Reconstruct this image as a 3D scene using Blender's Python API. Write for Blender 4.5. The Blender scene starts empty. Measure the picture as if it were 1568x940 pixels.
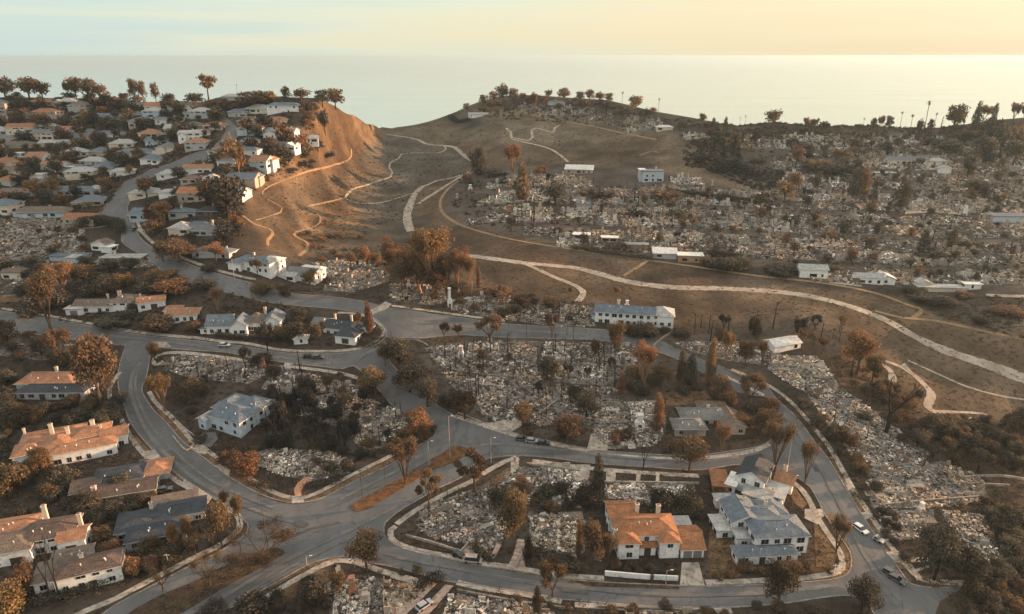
import bpy, bmesh, math, random
import numpy as np
from mathutils import Vector, Matrix, geometry
from mathutils.bvhtree import BVHTree
R = math.radians
rng = np.random.default_rng(7)
random.seed(7)
scene = bpy.context.scene
COL = scene.collection
# ------------------------------------------------------------------ camera, sky, sun, exposure
CAMZ = 128.0; FPX = 1568 * 24 / 36; PITCH = math.atan(385 / FPX)
cam_d = bpy.data.cameras.new('camera'); cam_d.lens = 24; cam_d.sensor_width = 36
cam_d.clip_start = 1; cam_d.clip_end = 250000
cam = bpy.data.objects.new('camera', cam_d); COL.objects.link(cam)
cam.location = (0, 0, CAMZ); cam.rotation_euler = (math.pi / 2 - PITCH, 0, 0)
scene.camera = cam
SUN_EL, SUN_AZ = R(8), R(77)                      # azimuth to the right of the view direction
world = bpy.data.worlds.new('World'); scene.world = world; world.use_nodes = True
wn = world.node_tree; wn.nodes.clear()
sky = wn.nodes.new('ShaderNodeTexSky'); sky.sky_type = 'NISHITA'; sky.sun_disc = False
sky.sun_elevation = SUN_EL; sky.sun_rotation = SUN_AZ
sky.altitude = 100; sky.air_density = 1.0; sky.dust_density = 3.0; sky.ozone_density = 1.6
hs = wn.nodes.new('ShaderNodeHueSaturation'); hs.inputs['Saturation'].default_value = 0.7; hs.inputs['Value'].default_value = 0.115 / 0.15
wn.links.new(sky.outputs[0], hs.inputs['Color'])
# thin high cloud: a pale veil over the Nishita sky, warm towards the sun, cool away from it, in long faint streaks
def wnode(t, **k):
    n = wn.nodes.new(t)
    for a_, v_ in k.items(): setattr(n, a_, v_)
    return n
wtc = wnode('ShaderNodeTexCoord'); wsep = wnode('ShaderNodeSeparateXYZ'); wn.links.new(wtc.outputs['Generated'], wsep.inputs[0])
wmp = wnode('ShaderNodeMapping'); wmp.inputs['Scale'].default_value = (1.3, 1.3, 34); wn.links.new(wtc.outputs['Generated'], wmp.inputs[0])
wnz = wnode('ShaderNodeTexNoise'); wnz.inputs['Scale'].default_value = 1.6; wnz.inputs['Detail'].default_value = 6; wn.links.new(wmp.outputs[0], wnz.inputs['Vector'])
wst = wnode('ShaderNodeMath', operation='MULTIPLY_ADD'); wn.links.new(wnz.outputs['Fac'], wst.inputs[0]); wst.inputs[1].default_value = 1.3; wst.inputs[2].default_value = -.65
wax = wnode('ShaderNodeMath', operation='ADD'); wn.links.new(wsep.outputs[0], wax.inputs[0]); wn.links.new(wst.outputs[0], wax.inputs[1])
wr = wnode('ShaderNodeMapRange'); wr.inputs[1].default_value = -1.0; wr.inputs[2].default_value = .62; wn.links.new(wax.outputs[0], wr.inputs[0])
wra = wnode('ShaderNodeValToRGB'); e = wra.color_ramp.elements
K = 1.78
e[0].position = 0; e[0].color = (.50*K, .65*K, .69*K, 1); e[1].position = 1; e[1].color = (.78*K, .65*K, .43*K, 1)
for p_, c_ in ((.26, (.55, .65, .60)), (.48, (.69, .71, .555)), (.74, (.79, .69, .46))):
    q_ = e.new(p_); q_.color = (c_[0]*K, c_[1]*K, c_[2]*K, 1)
wn.links.new(wr.outputs[0], wra.inputs[0])
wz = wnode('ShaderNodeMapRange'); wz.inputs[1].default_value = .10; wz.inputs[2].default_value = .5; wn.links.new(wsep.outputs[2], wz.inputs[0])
wm = wnode('ShaderNodeMix', data_type='RGBA'); wn.links.new(wz.outputs[0], wm.inputs[0]); wn.links.new(wra.outputs[0], wm.inputs[6]); wm.inputs[7].default_value = (1.06*K, 1.02*K, .96*K, 1)  # overhead sky, out of view, brightened to lift the fill light on the ground
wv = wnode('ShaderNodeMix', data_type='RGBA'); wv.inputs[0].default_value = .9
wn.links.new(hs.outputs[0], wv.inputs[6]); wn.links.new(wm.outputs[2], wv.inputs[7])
bg = wn.nodes.new('ShaderNodeBackground'); bg.inputs['Strength'].default_value = 0.15
wo = wn.nodes.new('ShaderNodeOutputWorld')
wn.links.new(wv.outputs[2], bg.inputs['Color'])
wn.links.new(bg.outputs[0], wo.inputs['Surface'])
sd = bpy.data.lights.new('sun', 'SUN'); sd.energy = 3.0; sd.angle = R(0.6); sd.color = (1.0, 0.60, 0.34)
sun = bpy.data.objects.new('sun', sd); COL.objects.link(sun)
sdir = Vector((math.cos(SUN_EL) * math.sin(SUN_AZ), math.cos(SUN_EL) * math.cos(SUN_AZ), math.sin(SUN_EL)))
sun.rotation_euler = sdir.to_track_quat('Z', 'Y').to_euler()
vs = scene.view_settings; vs.view_transform = 'Standard'; vs.look = 'None'; vs.exposure = 2.2; vs.gamma = 1.0; vs.use_curve_mapping = False

# ------------------------------------------------------------------ helpers
def tag(o, label=None, cat=None, group=None, kind=None):
    if label: o['label'] = label
    if cat: o['category'] = cat
    if group: o['group'] = group
    if kind: o['kind'] = kind
    return o
def empty(name, loc=(0, 0, 0), rz=0.0):
    o = bpy.data.objects.new(name, None); COL.objects.link(o); o.location = loc; o.rotation_euler = (0, 0, rz); o.empty_display_size = .5
    return o
class MB:
    """collects arrays of geometry and links them as one mesh object"""
    def __init__(s): s.v = []; s.f = []; s.m = []; s.c = []; s.n = 0; s.hascol = False
    def add(s, V, F, mi=0, col=None):
        V = np.asarray(V, float).reshape(-1, 3)
        s.v.append(V)
        for a in F: s.f.append([int(i) + s.n for i in a]); s.m.append(mi)
        s.c.append(np.tile(np.array(col if col is not None else (1, 1, 1), float), (len(V), 1)) if np.ndim(col) < 2 else np.asarray(col))
        if col is not None: s.hascol = True
        s.n += len(V)
    def box(s, x0, x1, y0, y1, z0, z1, mi=0, col=None):
        V = [(x0, y0, z0), (x1, y0, z0), (x1, y1, z0), (x0, y1, z0), (x0, y0, z1), (x1, y0, z1), (x1, y1, z1), (x0, y1, z1)]
        s.add(V, [(0, 3, 2, 1), (4, 5, 6, 7), (0, 1, 5, 4), (1, 2, 6, 5), (2, 3, 7, 6), (3, 0, 4, 7)], mi, col)
    def tube(s, p0, p1, r0, r1, n=5, col=None, mi=0):
        p0 = Vector(p0); p1 = Vector(p1); d = (p1 - p0)
        q = d.to_track_quat('Z', 'Y')
        V = []
        for p, r in ((p0, r0), (p1, r1)):
            for k in range(n):
                a = 2 * math.pi * k / n; V.append(p + q @ Vector((math.cos(a) * r, math.sin(a) * r, 0)))
        s.add([tuple(v) for v in V], [(k, (k + 1) % n, n + (k + 1) % n, n + k) for k in range(n)] + [tuple(range(n, 2 * n))], mi, col)
    def mesh(s, name, mats, smooth=False):
        me = bpy.data.meshes.new(name)
        V = np.concatenate(s.v) if s.v else np.zeros((0, 3))
        me.from_pydata(V.tolist(), [], s.f)
        for m in (mats if isinstance(mats, (list, tuple)) else [mats]): me.materials.append(m)
        if any(s.m): me.polygons.foreach_set('material_index', s.m)
        if s.hascol:
            ca = me.color_attributes.new('col', 'FLOAT_COLOR', 'POINT')
            C = np.ones((len(V), 4)); C[:, :3] = np.concatenate(s.c); ca.data.foreach_set('color', C.ravel())
        if smooth: me.polygons.foreach_set('use_smooth', [True] * len(me.polygons))
        me.update(); return me
    def build(s, name, mats, parent=None, smooth=False):
        o = bpy.data.objects.new(name, s.mesh(name, mats, smooth)); COL.objects.link(o)
        if parent: o.parent = parent
        return o
def quads_mesh(name, V4, mats, cols=None, mi=None):
    """V4: N x 4 x 3 array of quads"""
    n = len(V4); me = bpy.data.meshes.new(name)
    me.vertices.add(4 * n); me.vertices.foreach_set('co', V4.reshape(-1).astype(np.float32))
    me.loops.add(4 * n); me.loops.foreach_set('vertex_index', np.arange(4 * n, dtype=np.int32))
    me.polygons.add(n); me.polygons.foreach_set('loop_start', np.arange(0, 4 * n, 4, dtype=np.int32))
    try: me.polygons.foreach_set('loop_total', np.full(n, 4, dtype=np.int32))
    except Exception: pass
    for m in (mats if isinstance(mats, (list, tuple)) else [mats]): me.materials.append(m)
    if cols is not None:
        ca = me.color_attributes.new('col', 'FLOAT_COLOR', 'POINT')
        C = np.ones((4 * n, 4)); C[:, :3] = np.repeat(cols, 4, axis=0); ca.data.foreach_set('color', C.ravel())
    me.update(calc_edges=True); me.validate(); return me
def link(name, me, parent=None):
    o = bpy.data.objects.new(name, me); COL.objects.link(o)
    if parent: o.parent = parent
    return o

# ------------------------------------------------------------------ materials
def new_mat(name, rough=.85, spec=.25):
    m = bpy.data.materials.new(name); m.use_nodes = True
    nt = m.node_tree; b = nt.nodes['Principled BSDF']
    b.inputs['Roughness'].default_value = rough; b.inputs['Specular IOR Level'].default_value = spec
    return m, nt, b
def noise_mat(name, c1, c2, scale=.5, detail=5, rough=.85, c3=None, scale2=6., bump=0., coords='Object', spec=.25, attr=False, lo=.35, hi=.65, stretch=None):
    m, nt, b = new_mat(name, rough, spec)
    tc = nt.nodes.new('ShaderNodeTexCoord'); src = tc.outputs[coords]
    if coords == 'Object' or stretch:
        mp = nt.nodes.new('ShaderNodeMapping'); nt.links.new(src, mp.inputs['Vector']); src = mp.outputs[0]
        if stretch: mp.inputs['Scale'].default_value = stretch
    n = nt.nodes.new('ShaderNodeTexNoise'); n.inputs['Scale'].default_value = scale; n.inputs['Detail'].default_value = detail
    nt.links.new(src, n.inputs['Vector'])
    r = nt.nodes.new('ShaderNodeValToRGB'); r.color_ramp.elements[0].position = lo; r.color_ramp.elements[1].position = hi
    r.color_ramp.elements[0].color = (*c1, 1); r.color_ramp.elements[1].color = (*c2, 1)
    nt.links.new(n.outputs['Fac'], r.inputs['Fac']); out = r.outputs['Color']
    if c3:
        n2 = nt.nodes.new('ShaderNodeTexNoise'); n2.inputs['Scale'].default_value = scale2; n2.inputs['Detail'].default_value = 6
        nt.links.new(src, n2.inputs['Vector'])
        r2 = nt.nodes.new('ShaderNodeValToRGB'); r2.color_ramp.elements[0].position = .5; r2.color_ramp.elements[1].position = .68
        r2.color_ramp.elements[0].color = (0, 0, 0, 1); r2.color_ramp.elements[1].color = (1, 1, 1, 1)
        nt.links.new(n2.outputs['Fac'], r2.inputs['Fac'])
        mx = nt.nodes.new('ShaderNodeMix'); mx.data_type = 'RGBA'; nt.links.new(r2.outputs[0], mx.inputs[0])
        nt.links.new(out, mx.inputs[6]); mx.inputs[7].default_value = (*c3, 1); out = mx.outputs[2]
    if attr:
        a = nt.nodes.new('ShaderNodeVertexColor'); a.layer_name = 'col'
        mu = nt.nodes.new('ShaderNodeMix'); mu.data_type = 'RGBA'; mu.blend_type = 'MULTIPLY'; mu.inputs[0].default_value = 1
        nt.links.new(out, mu.inputs[6]); nt.links.new(a.outputs[0], mu.inputs[7]); out = mu.outputs[2]
    nt.links.new(out, b.inputs['Base Color'])
    if bump:
        nb = nt.nodes.new('ShaderNodeTexNoise'); nb.inputs['Scale'].default_value = scale2; nb.inputs['Detail'].default_value = 6
        nt.links.new(src, nb.inputs['Vector'])
        bp = nt.nodes.new('ShaderNodeBump'); bp.inputs['Strength'].default_value = bump; bp.inputs['Distance'].default_value = .5
        nt.links.new(nb.outputs['Fac'], bp.inputs['Height']); nt.links.new(bp.outputs[0], b.inputs['Normal'])
    return m
M = {}
M['ground'] = noise_mat('ground_soil', (.62, .62, .62), (1.25, 1.25, 1.25), .05, 9, .95, (.55, .5, .48), .55, .5, spec=.05, attr=True)
M['asphalt'] = noise_mat('asphalt', (.080, .082, .083), (.130, .129, .125), .05, 10, .9, (.090, .090, .088), .5, .0, spec=.22, stretch=(1, .3, 1))
def cracks(m, scale=.09, dark=.62, width=.012):
    nt = m.node_tree; b = nt.nodes['Principled BSDF']; src = b.inputs['Base Color'].links[0].from_socket
    tc = nt.nodes.new('ShaderNodeTexCoord'); nz = nt.nodes.new('ShaderNodeTexNoise'); nz.inputs['Scale'].default_value = .25; nz.inputs['Detail'].default_value = 4; nt.links.new(tc.outputs['Object'], nz.inputs[0])
    mx = nt.nodes.new('ShaderNodeMix'); mx.data_type = 'RGBA'; mx.blend_type = 'LINEAR_LIGHT'; mx.inputs[0].default_value = 1; nt.links.new(tc.outputs['Object'], mx.inputs[6]); nt.links.new(nz.outputs['Color'], mx.inputs[7])
    mu = nt.nodes.new('ShaderNodeVectorMath'); mu.operation = 'MULTIPLY_ADD'; nt.links.new(nz.outputs['Color'], mu.inputs[0]); mu.inputs[1].default_value = (5, 5, 0); nt.links.new(tc.outputs['Object'], mu.inputs[2])
    v = nt.nodes.new('ShaderNodeTexVoronoi'); v.feature = 'DISTANCE_TO_EDGE'; v.inputs['Scale'].default_value = scale; nt.links.new(mu.outputs[0], v.inputs['Vector'])
    r = nt.nodes.new('ShaderNodeMapRange'); r.inputs[1].default_value = 0; r.inputs[2].default_value = width; r.inputs[3].default_value = dark; r.inputs[4].default_value = 1; nt.links.new(v.outputs['Distance'], r.inputs[0])
    v2 = nt.nodes.new('ShaderNodeTexVoronoi'); v2.inputs['Scale'].default_value = scale * 1.7; v2.distance = 'CHEBYCHEV'; nt.links.new(mu.outputs[0], v2.inputs['Vector'])
    sp = nt.nodes.new('ShaderNodeSeparateColor'); nt.links.new(v2.outputs['Color'], sp.inputs[0]); r2 = nt.nodes.new('ShaderNodeMapRange'); r2.inputs[1].default_value = .78; r2.inputs[2].default_value = .8; r2.inputs[3].default_value = 1; r2.inputs[4].default_value = .86; nt.links.new(sp.outputs[0], r2.inputs[0])
    m1 = nt.nodes.new('ShaderNodeMath'); m1.operation = 'MULTIPLY'; nt.links.new(r.outputs[0], m1.inputs[0]); nt.links.new(r2.outputs[0], m1.inputs[1])
    m2 = nt.nodes.new('ShaderNodeMix'); m2.data_type = 'RGBA'; m2.blend_type = 'MULTIPLY'; m2.inputs[0].default_value = 1; nt.links.new(src, m2.inputs[6]); nt.links.new(m1.outputs[0], m2.inputs[7]); nt.links.new(m2.outputs[2], b.inputs['Base Color'])
cracks(M['asphalt'])
M['concrete'] = noise_mat('pale_concrete', (.22, .19, .155), (.40, .345, .28), .35, 8, .9, (.14, .12, .10), 1.0, spec=.2)
M['kerb'] = noise_mat('kerb_concrete', (.15, .13, .11), (.26, .225, .19), .4, 6, .9, (.1, .09, .08), 1.5, spec=.2)
M['dirt'] = noise_mat('pale_dirt_track', (.24, .2, .155), (.37, .315, .25), .12, 7, .95, (.19, .15, .11), .6, spec=.1)
M['dirtdark'] = noise_mat('brown_dirt_track', (.19, .125, .07), (.27, .18, .105), .12, 7, .95, (.14, .09, .05), .6, spec=.1)
M['deadgrass'] = noise_mat('dead_grass', (.085, .055, .032), (.18, .112, .062), .3, 8, .95, (.05, .038, .028), 1.5, .6, spec=.05)
M['rustgrass'] = noise_mat('rusty_ground_cover', (.085, .045, .024), (.17, .088, .042), .6, 9, .95, (.06, .036, .022), 2.2, .7, spec=.05)
M['mulch'] = noise_mat('dark_planting_soil', (.028, .022, .018), (.07, .047, .03), .5, 8, .95, (.10, .065, .036), 1.8, .6, spec=.05)
M['brickpath'] = noise_mat('orange_brick_paving', (.3, .15, .09), (.42, .23, .14), .8, 5, .9, spec=.1)
M['paver'] = noise_mat('pinkish_paving', (.27, .2, .16), (.4, .31, .24), .8, 5, .9, (.2, .12, .09), .9, spec=.1)

# ------------------------------------------------------------------ pixel <-> world
CP, SP = math.cos(PITCH), math.sin(PITCH)
def raydir(u, v):
    a = (np.asarray(u, float) - 784) / FPX; b = (470 - np.asarray(v, float)) / FPX
    return a, CP + b * SP, -SP + b * CP
def project(p):
    x, y, z = p[0], p[1], p[2] - CAMZ
    d = y * CP - z * SP; b = (y * SP + z * CP) / d
    return 784 + FPX * x / d, 470 - FPX * b
# crest of the land against the sea (u, v)
CREST = [(-600,150),(-100,150),(0,149),(50,149),(100,151),(140,150),(185,153),(235,158),(300,159),(330,150),(370,143),(410,146),(445,149),(490,150),(520,165),(545,178),(560,186),(580,193),(600,197),(620,194),(640,190),(670,181),(700,170),(730,157),(765,147),(800,145),(840,147),(880,150),(930,153),(960,160),(1000,170),(1060,180),(1100,188),(1130,192),(1160,190),(1185,186),(1215,190),(1260,193),(1330,192),(1400,197),(1440,195),(1480,190),(1520,184),(1568,180),(1700,174),(2200,174)]
CU = np.array([c[0] for c in CREST], float); CVv = np.array([c[1] for c in CREST], float)
def crest(u): return np.interp(u, CU, CVv)
# control points: forward distance Y (m) at a pixel; 'z' rows give height instead
ctl = []
def tand(v): _, dy, dz = raydir(784, v); return -dz / dy
def Zc(v, pts):
    for u, z in pts: ctl.append((u, v, 1 / ((CAMZ - z) / tand(v))))
def Yc(v, pts):
    for u, y in pts: ctl.append((u, v, 1 / y))
Zc(1500, [(-700, 0), (100, 0), (800, 0), (1500, -3), (2300, -3)])
Zc(1150, [(-700, 0), (0, 0), (500, 0), (1000, 0), (1568, -3), (2300, -3)])
Zc(940, [(-700, -1), (0, -1), (300, -1), (700, 0), (1000, 0), (1300, -1), (1568, -5), (2300, -5)])
Zc(850, [(-700, 1), (0, 1), (300, 0), (700, 0), (1000, .5), (1300, 0), (1568, -3), (2300, -3)])
Zc(770, [(0, 2.5), (450, 1), (800, 1.5), (1200, 2), (1568, -2)])
Zc(700, [(-700, 4), (0, 4), (250, 3.5), (600, 3), (900, 4), (1200, 4), (1350, 3), (1568, 0), (2300, 0)])
Zc(600, [(-700, 10), (0, 10), (250, 9), (600, 7.5), (900, 9), (1150, 10), (1300, 9), (1450, 5), (1568, 4), (2300, 4)])
Yc(520, [(-700, 258), (0, 258), (300, 258), (600, 257), (900, 262), (1200, 262), (1400, 268), (1568, 262), (2300, 262)])
Yc(480, [(0, 278), (400, 278), (700, 280), (1000, 282), (1300, 285), (1568, 282)])
Yc(440, [(-700, 302), (0, 302), (300, 300), (600, 304), (900, 305), (1200, 310), (1568, 306), (2300, 306)])
Yc(400, [(-700, 330), (0, 330), (200, 328), (380, 320), (600, 342), (900, 340), (1200, 341), (1568, 338), (2300, 338)])
Yc(350, [(-700, 368), (0, 368), (200, 365), (360, 352), (470, 390), (600, 425), (750, 392), (900, 392), (1200, 394), (1568, 392), (2300, 392)])
Yc(300, [(-700, 408), (0, 408), (200, 405), (350, 388), (440, 420), (540, 480), (650, 500), (800, 462), (1000, 456), (1200, 456), (1568, 454), (2300, 454)])
Yc(250, [(-700, 452), (0, 452), (200, 450), (380, 430), (450, 455), (520, 520), (600, 590), (700, 600), (850, 555), (1000, 530), (1250, 524), (1568, 520), (2300, 520)])
Yc(210, [(0, 493), (200, 491), (400, 470), (470, 480), (540, 580), (620, 690), (720, 680), (850, 640), (1000, 600), (1200, 582), (1400, 578), (1568, 570)])
Yc(180, [(0, 522), (200, 522), (400, 500), (480, 502), (530, 570), (720, 730), (850, 690), (1000, 640)])
Yc(152, [(-700, 555), (0, 555), (200, 558), (400, 528), (490, 528), (760, 765), (930, 740)])
Yc(195, [(600, 760), (1100, 610), (1250, 602), (1400, 600), (1568, 585), (2300, 580)])
ctl = np.array(ctl)
def tps_fit(P, w, lam=1e-3):
    n = len(P); Q = P / 400.0
    D = np.linalg.norm(Q[:, None] - Q[None], axis=2); K = np.where(D > 0, D * D * np.log(D + 1e-12), 0) + lam * np.eye(n)
    A = np.zeros((n + 3, n + 3)); A[:n, :n] = K; A[:n, n] = 1; A[:n, n + 1:] = Q; A[n, :n] = 1; A[n + 1:, :n] = Q.T
    return np.linalg.solve(A, np.concatenate([w, np.zeros(3)]))
SC = 1000.0
_tp = tps_fit(ctl[:, :2], ctl[:, 2] * SC, 2e-3)
def invY(u, v):
    u = np.asarray(u, float).ravel(); v = np.asarray(v, float).ravel(); out = np.empty(len(u)); n = len(ctl)
    for i in range(0, len(u), 20000):
        Q = np.stack([u[i:i + 20000], v[i:i + 20000]], 1) / 400.0
        D = np.linalg.norm(Q[:, None] - ctl[None, :, :2] / 400.0, axis=2)
        out[i:i + 20000] = (np.where(D > 0, D * D * np.log(D + 1e-12), 0) @ _tp[:n] + _tp[n] + Q @ _tp[n + 1:]) / SC
    return out
# terrain mesh: finest where the ground is far
us = np.arange(-500, 2071, 5.0)
srow = np.concatenate([np.linspace(0, 1, 22)[:-1] * .30, .30 + .70 * np.linspace(0, 1, 250)])
VC = crest(us)
UU = np.tile(us, (len(srow), 1)); VV = 1300 + (VC[None] - 1300) * srow[:, None]
W = invY(UU, VV).reshape(UU.shape)
Y = 1 / W
# distances must grow towards the crest
for k in range(1, len(srow)): Y[k] = np.maximum(Y[k], Y[k - 1] * 1.0006)
a, dy, dz = raydir(UU, VV)
Z = CAMZ + Y * dz / dy; X = Y * a / dy
print('Y range', Y.min(), Y.max(), 'Z', Z.min(), Z.max())
for uu in (0, 200, 400, 500, 600, 850, 1200, 1500):
    c = int((uu + 500) / 5); print(uu, [(int(VV[r, c]), int(Y[r, c]), int(Z[r, c])) for r in range(20, len(srow), 25)])
# rows in front of and behind the visible slope
front = []
for y in (-260, -60, 20, 60):
    front.append(np.stack([X[0] * max(1.0, 1.0), np.full(len(us), y), Z[0]], 1))
P = [np.stack([X[k], Y[k], Z[k]], 1) for k in range(len(srow))]
back = []; last = P[-1]; hd = np.stack([a[-1] / dy[-1], np.ones(len(us))], 1)
for dist, drop in ((4, .5), (10, 1.8), (20, 5), (40, 13), (80, 32), (150, 65), (260, 110), (420, 170), (700, 300)):
    q = last.copy(); q[:, :2] += hd * dist; q[:, 2] -= drop; back.append(q)
rows = front + P + back
G = np.array(rows)                                                # rows x cols x 3
NR, NC = G.shape[:2]
# small relief on the open hillsides (in world metres)
def vnoise(x, y, seed, sc):
    x = x / sc; y = y / sc; xi = np.floor(x).astype(int); yi = np.floor(y).astype(int); fx = x - xi; fy = y - yi
    def h(i, j):
        n = (i * 374761393 + j * 668265263 + seed * 982451653) & 0xffffffff
        n = ((n ^ (n >> 13)) * 1274126177) & 0xffffffff
        return (n & 0xffff) / 65535.0
    sx = fx * fx * (3 - 2 * fx); sy = fy * fy * (3 - 2 * fy)
    return (h(xi, yi) * (1 - sx) + h(xi + 1, yi) * sx) * (1 - sy) + (h(xi, yi + 1) * (1 - sx) + h(xi + 1, yi + 1) * sx) * sy
def inpoly(u, v, poly):
    poly = np.asarray(poly, float); u = np.asarray(u, float); v = np.asarray(v, float); c = np.zeros(u.shape, bool); j = len(poly) - 1
    for i in range(len(poly)):
        xi, yi = poly[i]; xj, yj = poly[j]
        if yi != yj:
            c ^= ((yi > v) != (yj > v)) & (u < (xj - xi) * (v - yi) / (yj - yi) + xi)
        j = i
    return c
def blur(a, k=4):
    for _ in range(k):
        p = np.pad(a, 1, mode='edge'); a = (p[1:-1, :-2] + p[1:-1, 2:] + p[:-2, 1:-1] + p[2:, 1:-1] + 4 * a) / 8
    return a
VF = np.concatenate([np.full((4, NC), 1320.), VV, np.tile(VC, (9, 1)) - 1]); UF = np.tile(us, (NR, 1))
HILL = [(375,305),(395,255),(440,215),(480,190),(490,160),(520,150),(600,185),(700,160),(760,150),(930,190),(1050,215),(1100,240),(1000,250),(860,262),(740,262),(690,290),(675,325),(760,362),(980,400),(1180,430),(1320,450),(1420,450),(1568,470),(2100,480),(2100,680),(1568,640),(1440,640),(1340,600),(1290,520),(1200,490),(1030,495),(900,462),(760,470),(620,400),(470,400),(410,380)]
hm = blur(inpoly(UF, VF, HILL).astype(float), 10)
rel = (vnoise(G[..., 0], G[..., 1], 3, 34) - .5) * 3.2 + (vnoise(G[..., 0], G[..., 1], 9, 13) - .5) * 1.1
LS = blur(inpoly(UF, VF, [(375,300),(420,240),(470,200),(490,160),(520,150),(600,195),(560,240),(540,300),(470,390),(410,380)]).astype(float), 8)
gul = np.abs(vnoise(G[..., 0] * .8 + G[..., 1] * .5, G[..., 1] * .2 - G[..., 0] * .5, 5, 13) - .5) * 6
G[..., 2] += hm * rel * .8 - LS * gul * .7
G[4 + len(srow) - 1:, :, 2] -= 0
idx = np.arange(NR * NC).reshape(NR, NC)
F = np.stack([idx[:-1, :-1], idx[:-1, 1:], idx[1:, 1:], idx[1:, :-1]], -1).reshape(-1, 4)
tris = np.concatenate([F[:, [0, 1, 2]], F[:, [0, 2, 3]]])
gme = bpy.data.meshes.new('ground')
gme.vertices.add(NR * NC); gme.vertices.foreach_set('co', G.reshape(-1).astype(np.float32))
gme.loops.add(tris.size); gme.loops.foreach_set('vertex_index', tris.reshape(-1).astype(np.int32))
gme.polygons.add(len(tris)); gme.polygons.foreach_set('loop_start', np.arange(0, tris.size, 3, dtype=np.int32))
gme.update(calc_edges=True); gme.materials.append(M['ground'])
BVH = BVHTree.FromPolygons([tuple(p) for p in G.reshape(-1, 3).tolist()], [tuple(t) for t in tris.tolist()])
def H(x, y):
    h = BVH.ray_cast(Vector((x, y, 400)), Vector((0, 0, -1)))
    return h[0].z if h[0] else 0.0
def PX(u, v):
    v = max(v, float(crest(u)) + 1.0)
    for _ in range(12):
        aa, ddy, ddz = raydir(u, v)
        h = BVH.ray_cast(Vector((0, 0, CAMZ)), Vector((float(aa), float(ddy), float(ddz))).normalized())
        if h[0] and h[0].y < 1000: return h[0]
        v += 1.5
    return Vector((0, 300, 20))
def scale_at(p):  # source pixels per metre at a point
    return FPX / (p[1] * CP - (p[2] - CAMZ) * SP)
# ground colours: what grows or lies where (base colours, with light and shade painted into the spur)
zones = [  # poly, colour, feather
 ([(-600,1400),(-600,140),(2200,140),(2200,1400)], (.056,.045,.035), 0),
 (HILL, (.098,.070,.046), 2),
 ([(560,215),(640,200),(720,240),(715,262),(640,285),(620,330),(560,380),(500,380),(470,320),(540,290),(600,255),(520,250),(530,215)], (.088,.074,.056), 5),
 ([(610,205),(700,165),(800,165),(1000,185),(1050,215),(850,225),(740,225),(660,215)], (.12,.092,.062), 6),
 ([(680,175),(725,180),(750,190),(715,200),(697,188)], (.045,.043,.038), 3),
 ([(375,300),(420,240),(470,200),(490,160),(520,150),(600,195),(545,235),(530,290),(470,330),(460,370),(410,380)], (.135,.088,.052), 6),
 ([(385,330),(400,290),(470,255),(545,240),(545,310),(470,395),(420,385)], (.088,.064,.043), 5),  # lower spur slope, darkened in its colour to look less lit
 ([(430,255),(470,225),(520,232),(510,260),(440,285)], (.12,.08,.05), 5),
 ([(470,320),(540,300),(560,360),(480,395),(440,370)], (.13,.085,.05), 5),
 ([(480,360),(640,330),(660,400),(540,420),(480,400)], (.078,.062,.045), 6),
 ([(700,330),(980,398),(1200,432),(1300,450),(1390,495),(1200,445),(1000,432),(860,408),(720,385)], (.092,.066,.046), 3),
 ([(1380,440),(1568,450),(2100,450),(2100,520),(1568,520),(1420,480)], (.07,.053,.038), 4),
 ([(1290,540),(1340,590),(1430,640),(1568,650),(2100,700),(2100,900),(1568,860),(1500,740),(1400,660),(1240,590)], (.068,.048,.034), 5),
 ([(690,270),(800,255),(1000,255),(1100,235),(1300,200),(2100,190),(2100,450),(1568,450),(1320,440),(1180,420),(980,395),(760,355),(680,325)], (.088,.072,.058), 2),
 ([(1020,212),(1080,235),(1190,290),(1120,290),(1060,275),(1000,262)], (.12,.088,.058), 2),
 ([(820,500),(1180,520),(1170,590),(1080,640),(880,680),(700,640),(640,540)], (.088,.072,.056), 4),
 ([(1090,780),(1120,790),(1128,880),(1085,880)], (.10,.056,.03), 1),
 ([(1185,730),(1240,780),(1290,850),(1280,885),(1240,875),(1255,790),(1190,750)], (.085,.05,.028), 2),
]
colr = np.zeros((NR, NC, 3)); wob = (vnoise(G[..., 0], G[..., 1], 21, 9) - .5) * 14; wob2 = (vnoise(G[..., 0], G[..., 1], 22, 9) - .5) * 8
for poly, c, fe in zones:
    m = inpoly(UF + (wob if fe > 2 else 0), VF + (wob2 if fe > 2 else 0), poly).astype(float)
    if fe: m = blur(m, fe)
    colr = colr * (1 - m[..., None]) + np.array(c) * m[..., None]
big = (vnoise(G[..., 0], G[..., 1] * .6, 41, 42) - .5) * .34 + (vnoise(G[..., 0], G[..., 1], 42, 15) - .5) * .34 + (vnoise(G[..., 0], G[..., 1], 43, 5) - .5) * .22
colr *= 1 + big[..., None] * (.55 + .6 * hm[..., None]) * np.array([.9, 1, 1.1])
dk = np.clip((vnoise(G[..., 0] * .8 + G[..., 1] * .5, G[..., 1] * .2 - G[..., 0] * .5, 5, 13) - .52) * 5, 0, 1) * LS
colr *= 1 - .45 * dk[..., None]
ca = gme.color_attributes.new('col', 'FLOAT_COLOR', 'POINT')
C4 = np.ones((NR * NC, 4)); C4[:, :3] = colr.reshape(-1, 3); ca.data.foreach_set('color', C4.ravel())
gme.polygons.foreach_set('use_smooth', [True] * len(gme.polygons))
ground = link('ground', gme); ground['kind'] = 'structure'
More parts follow.
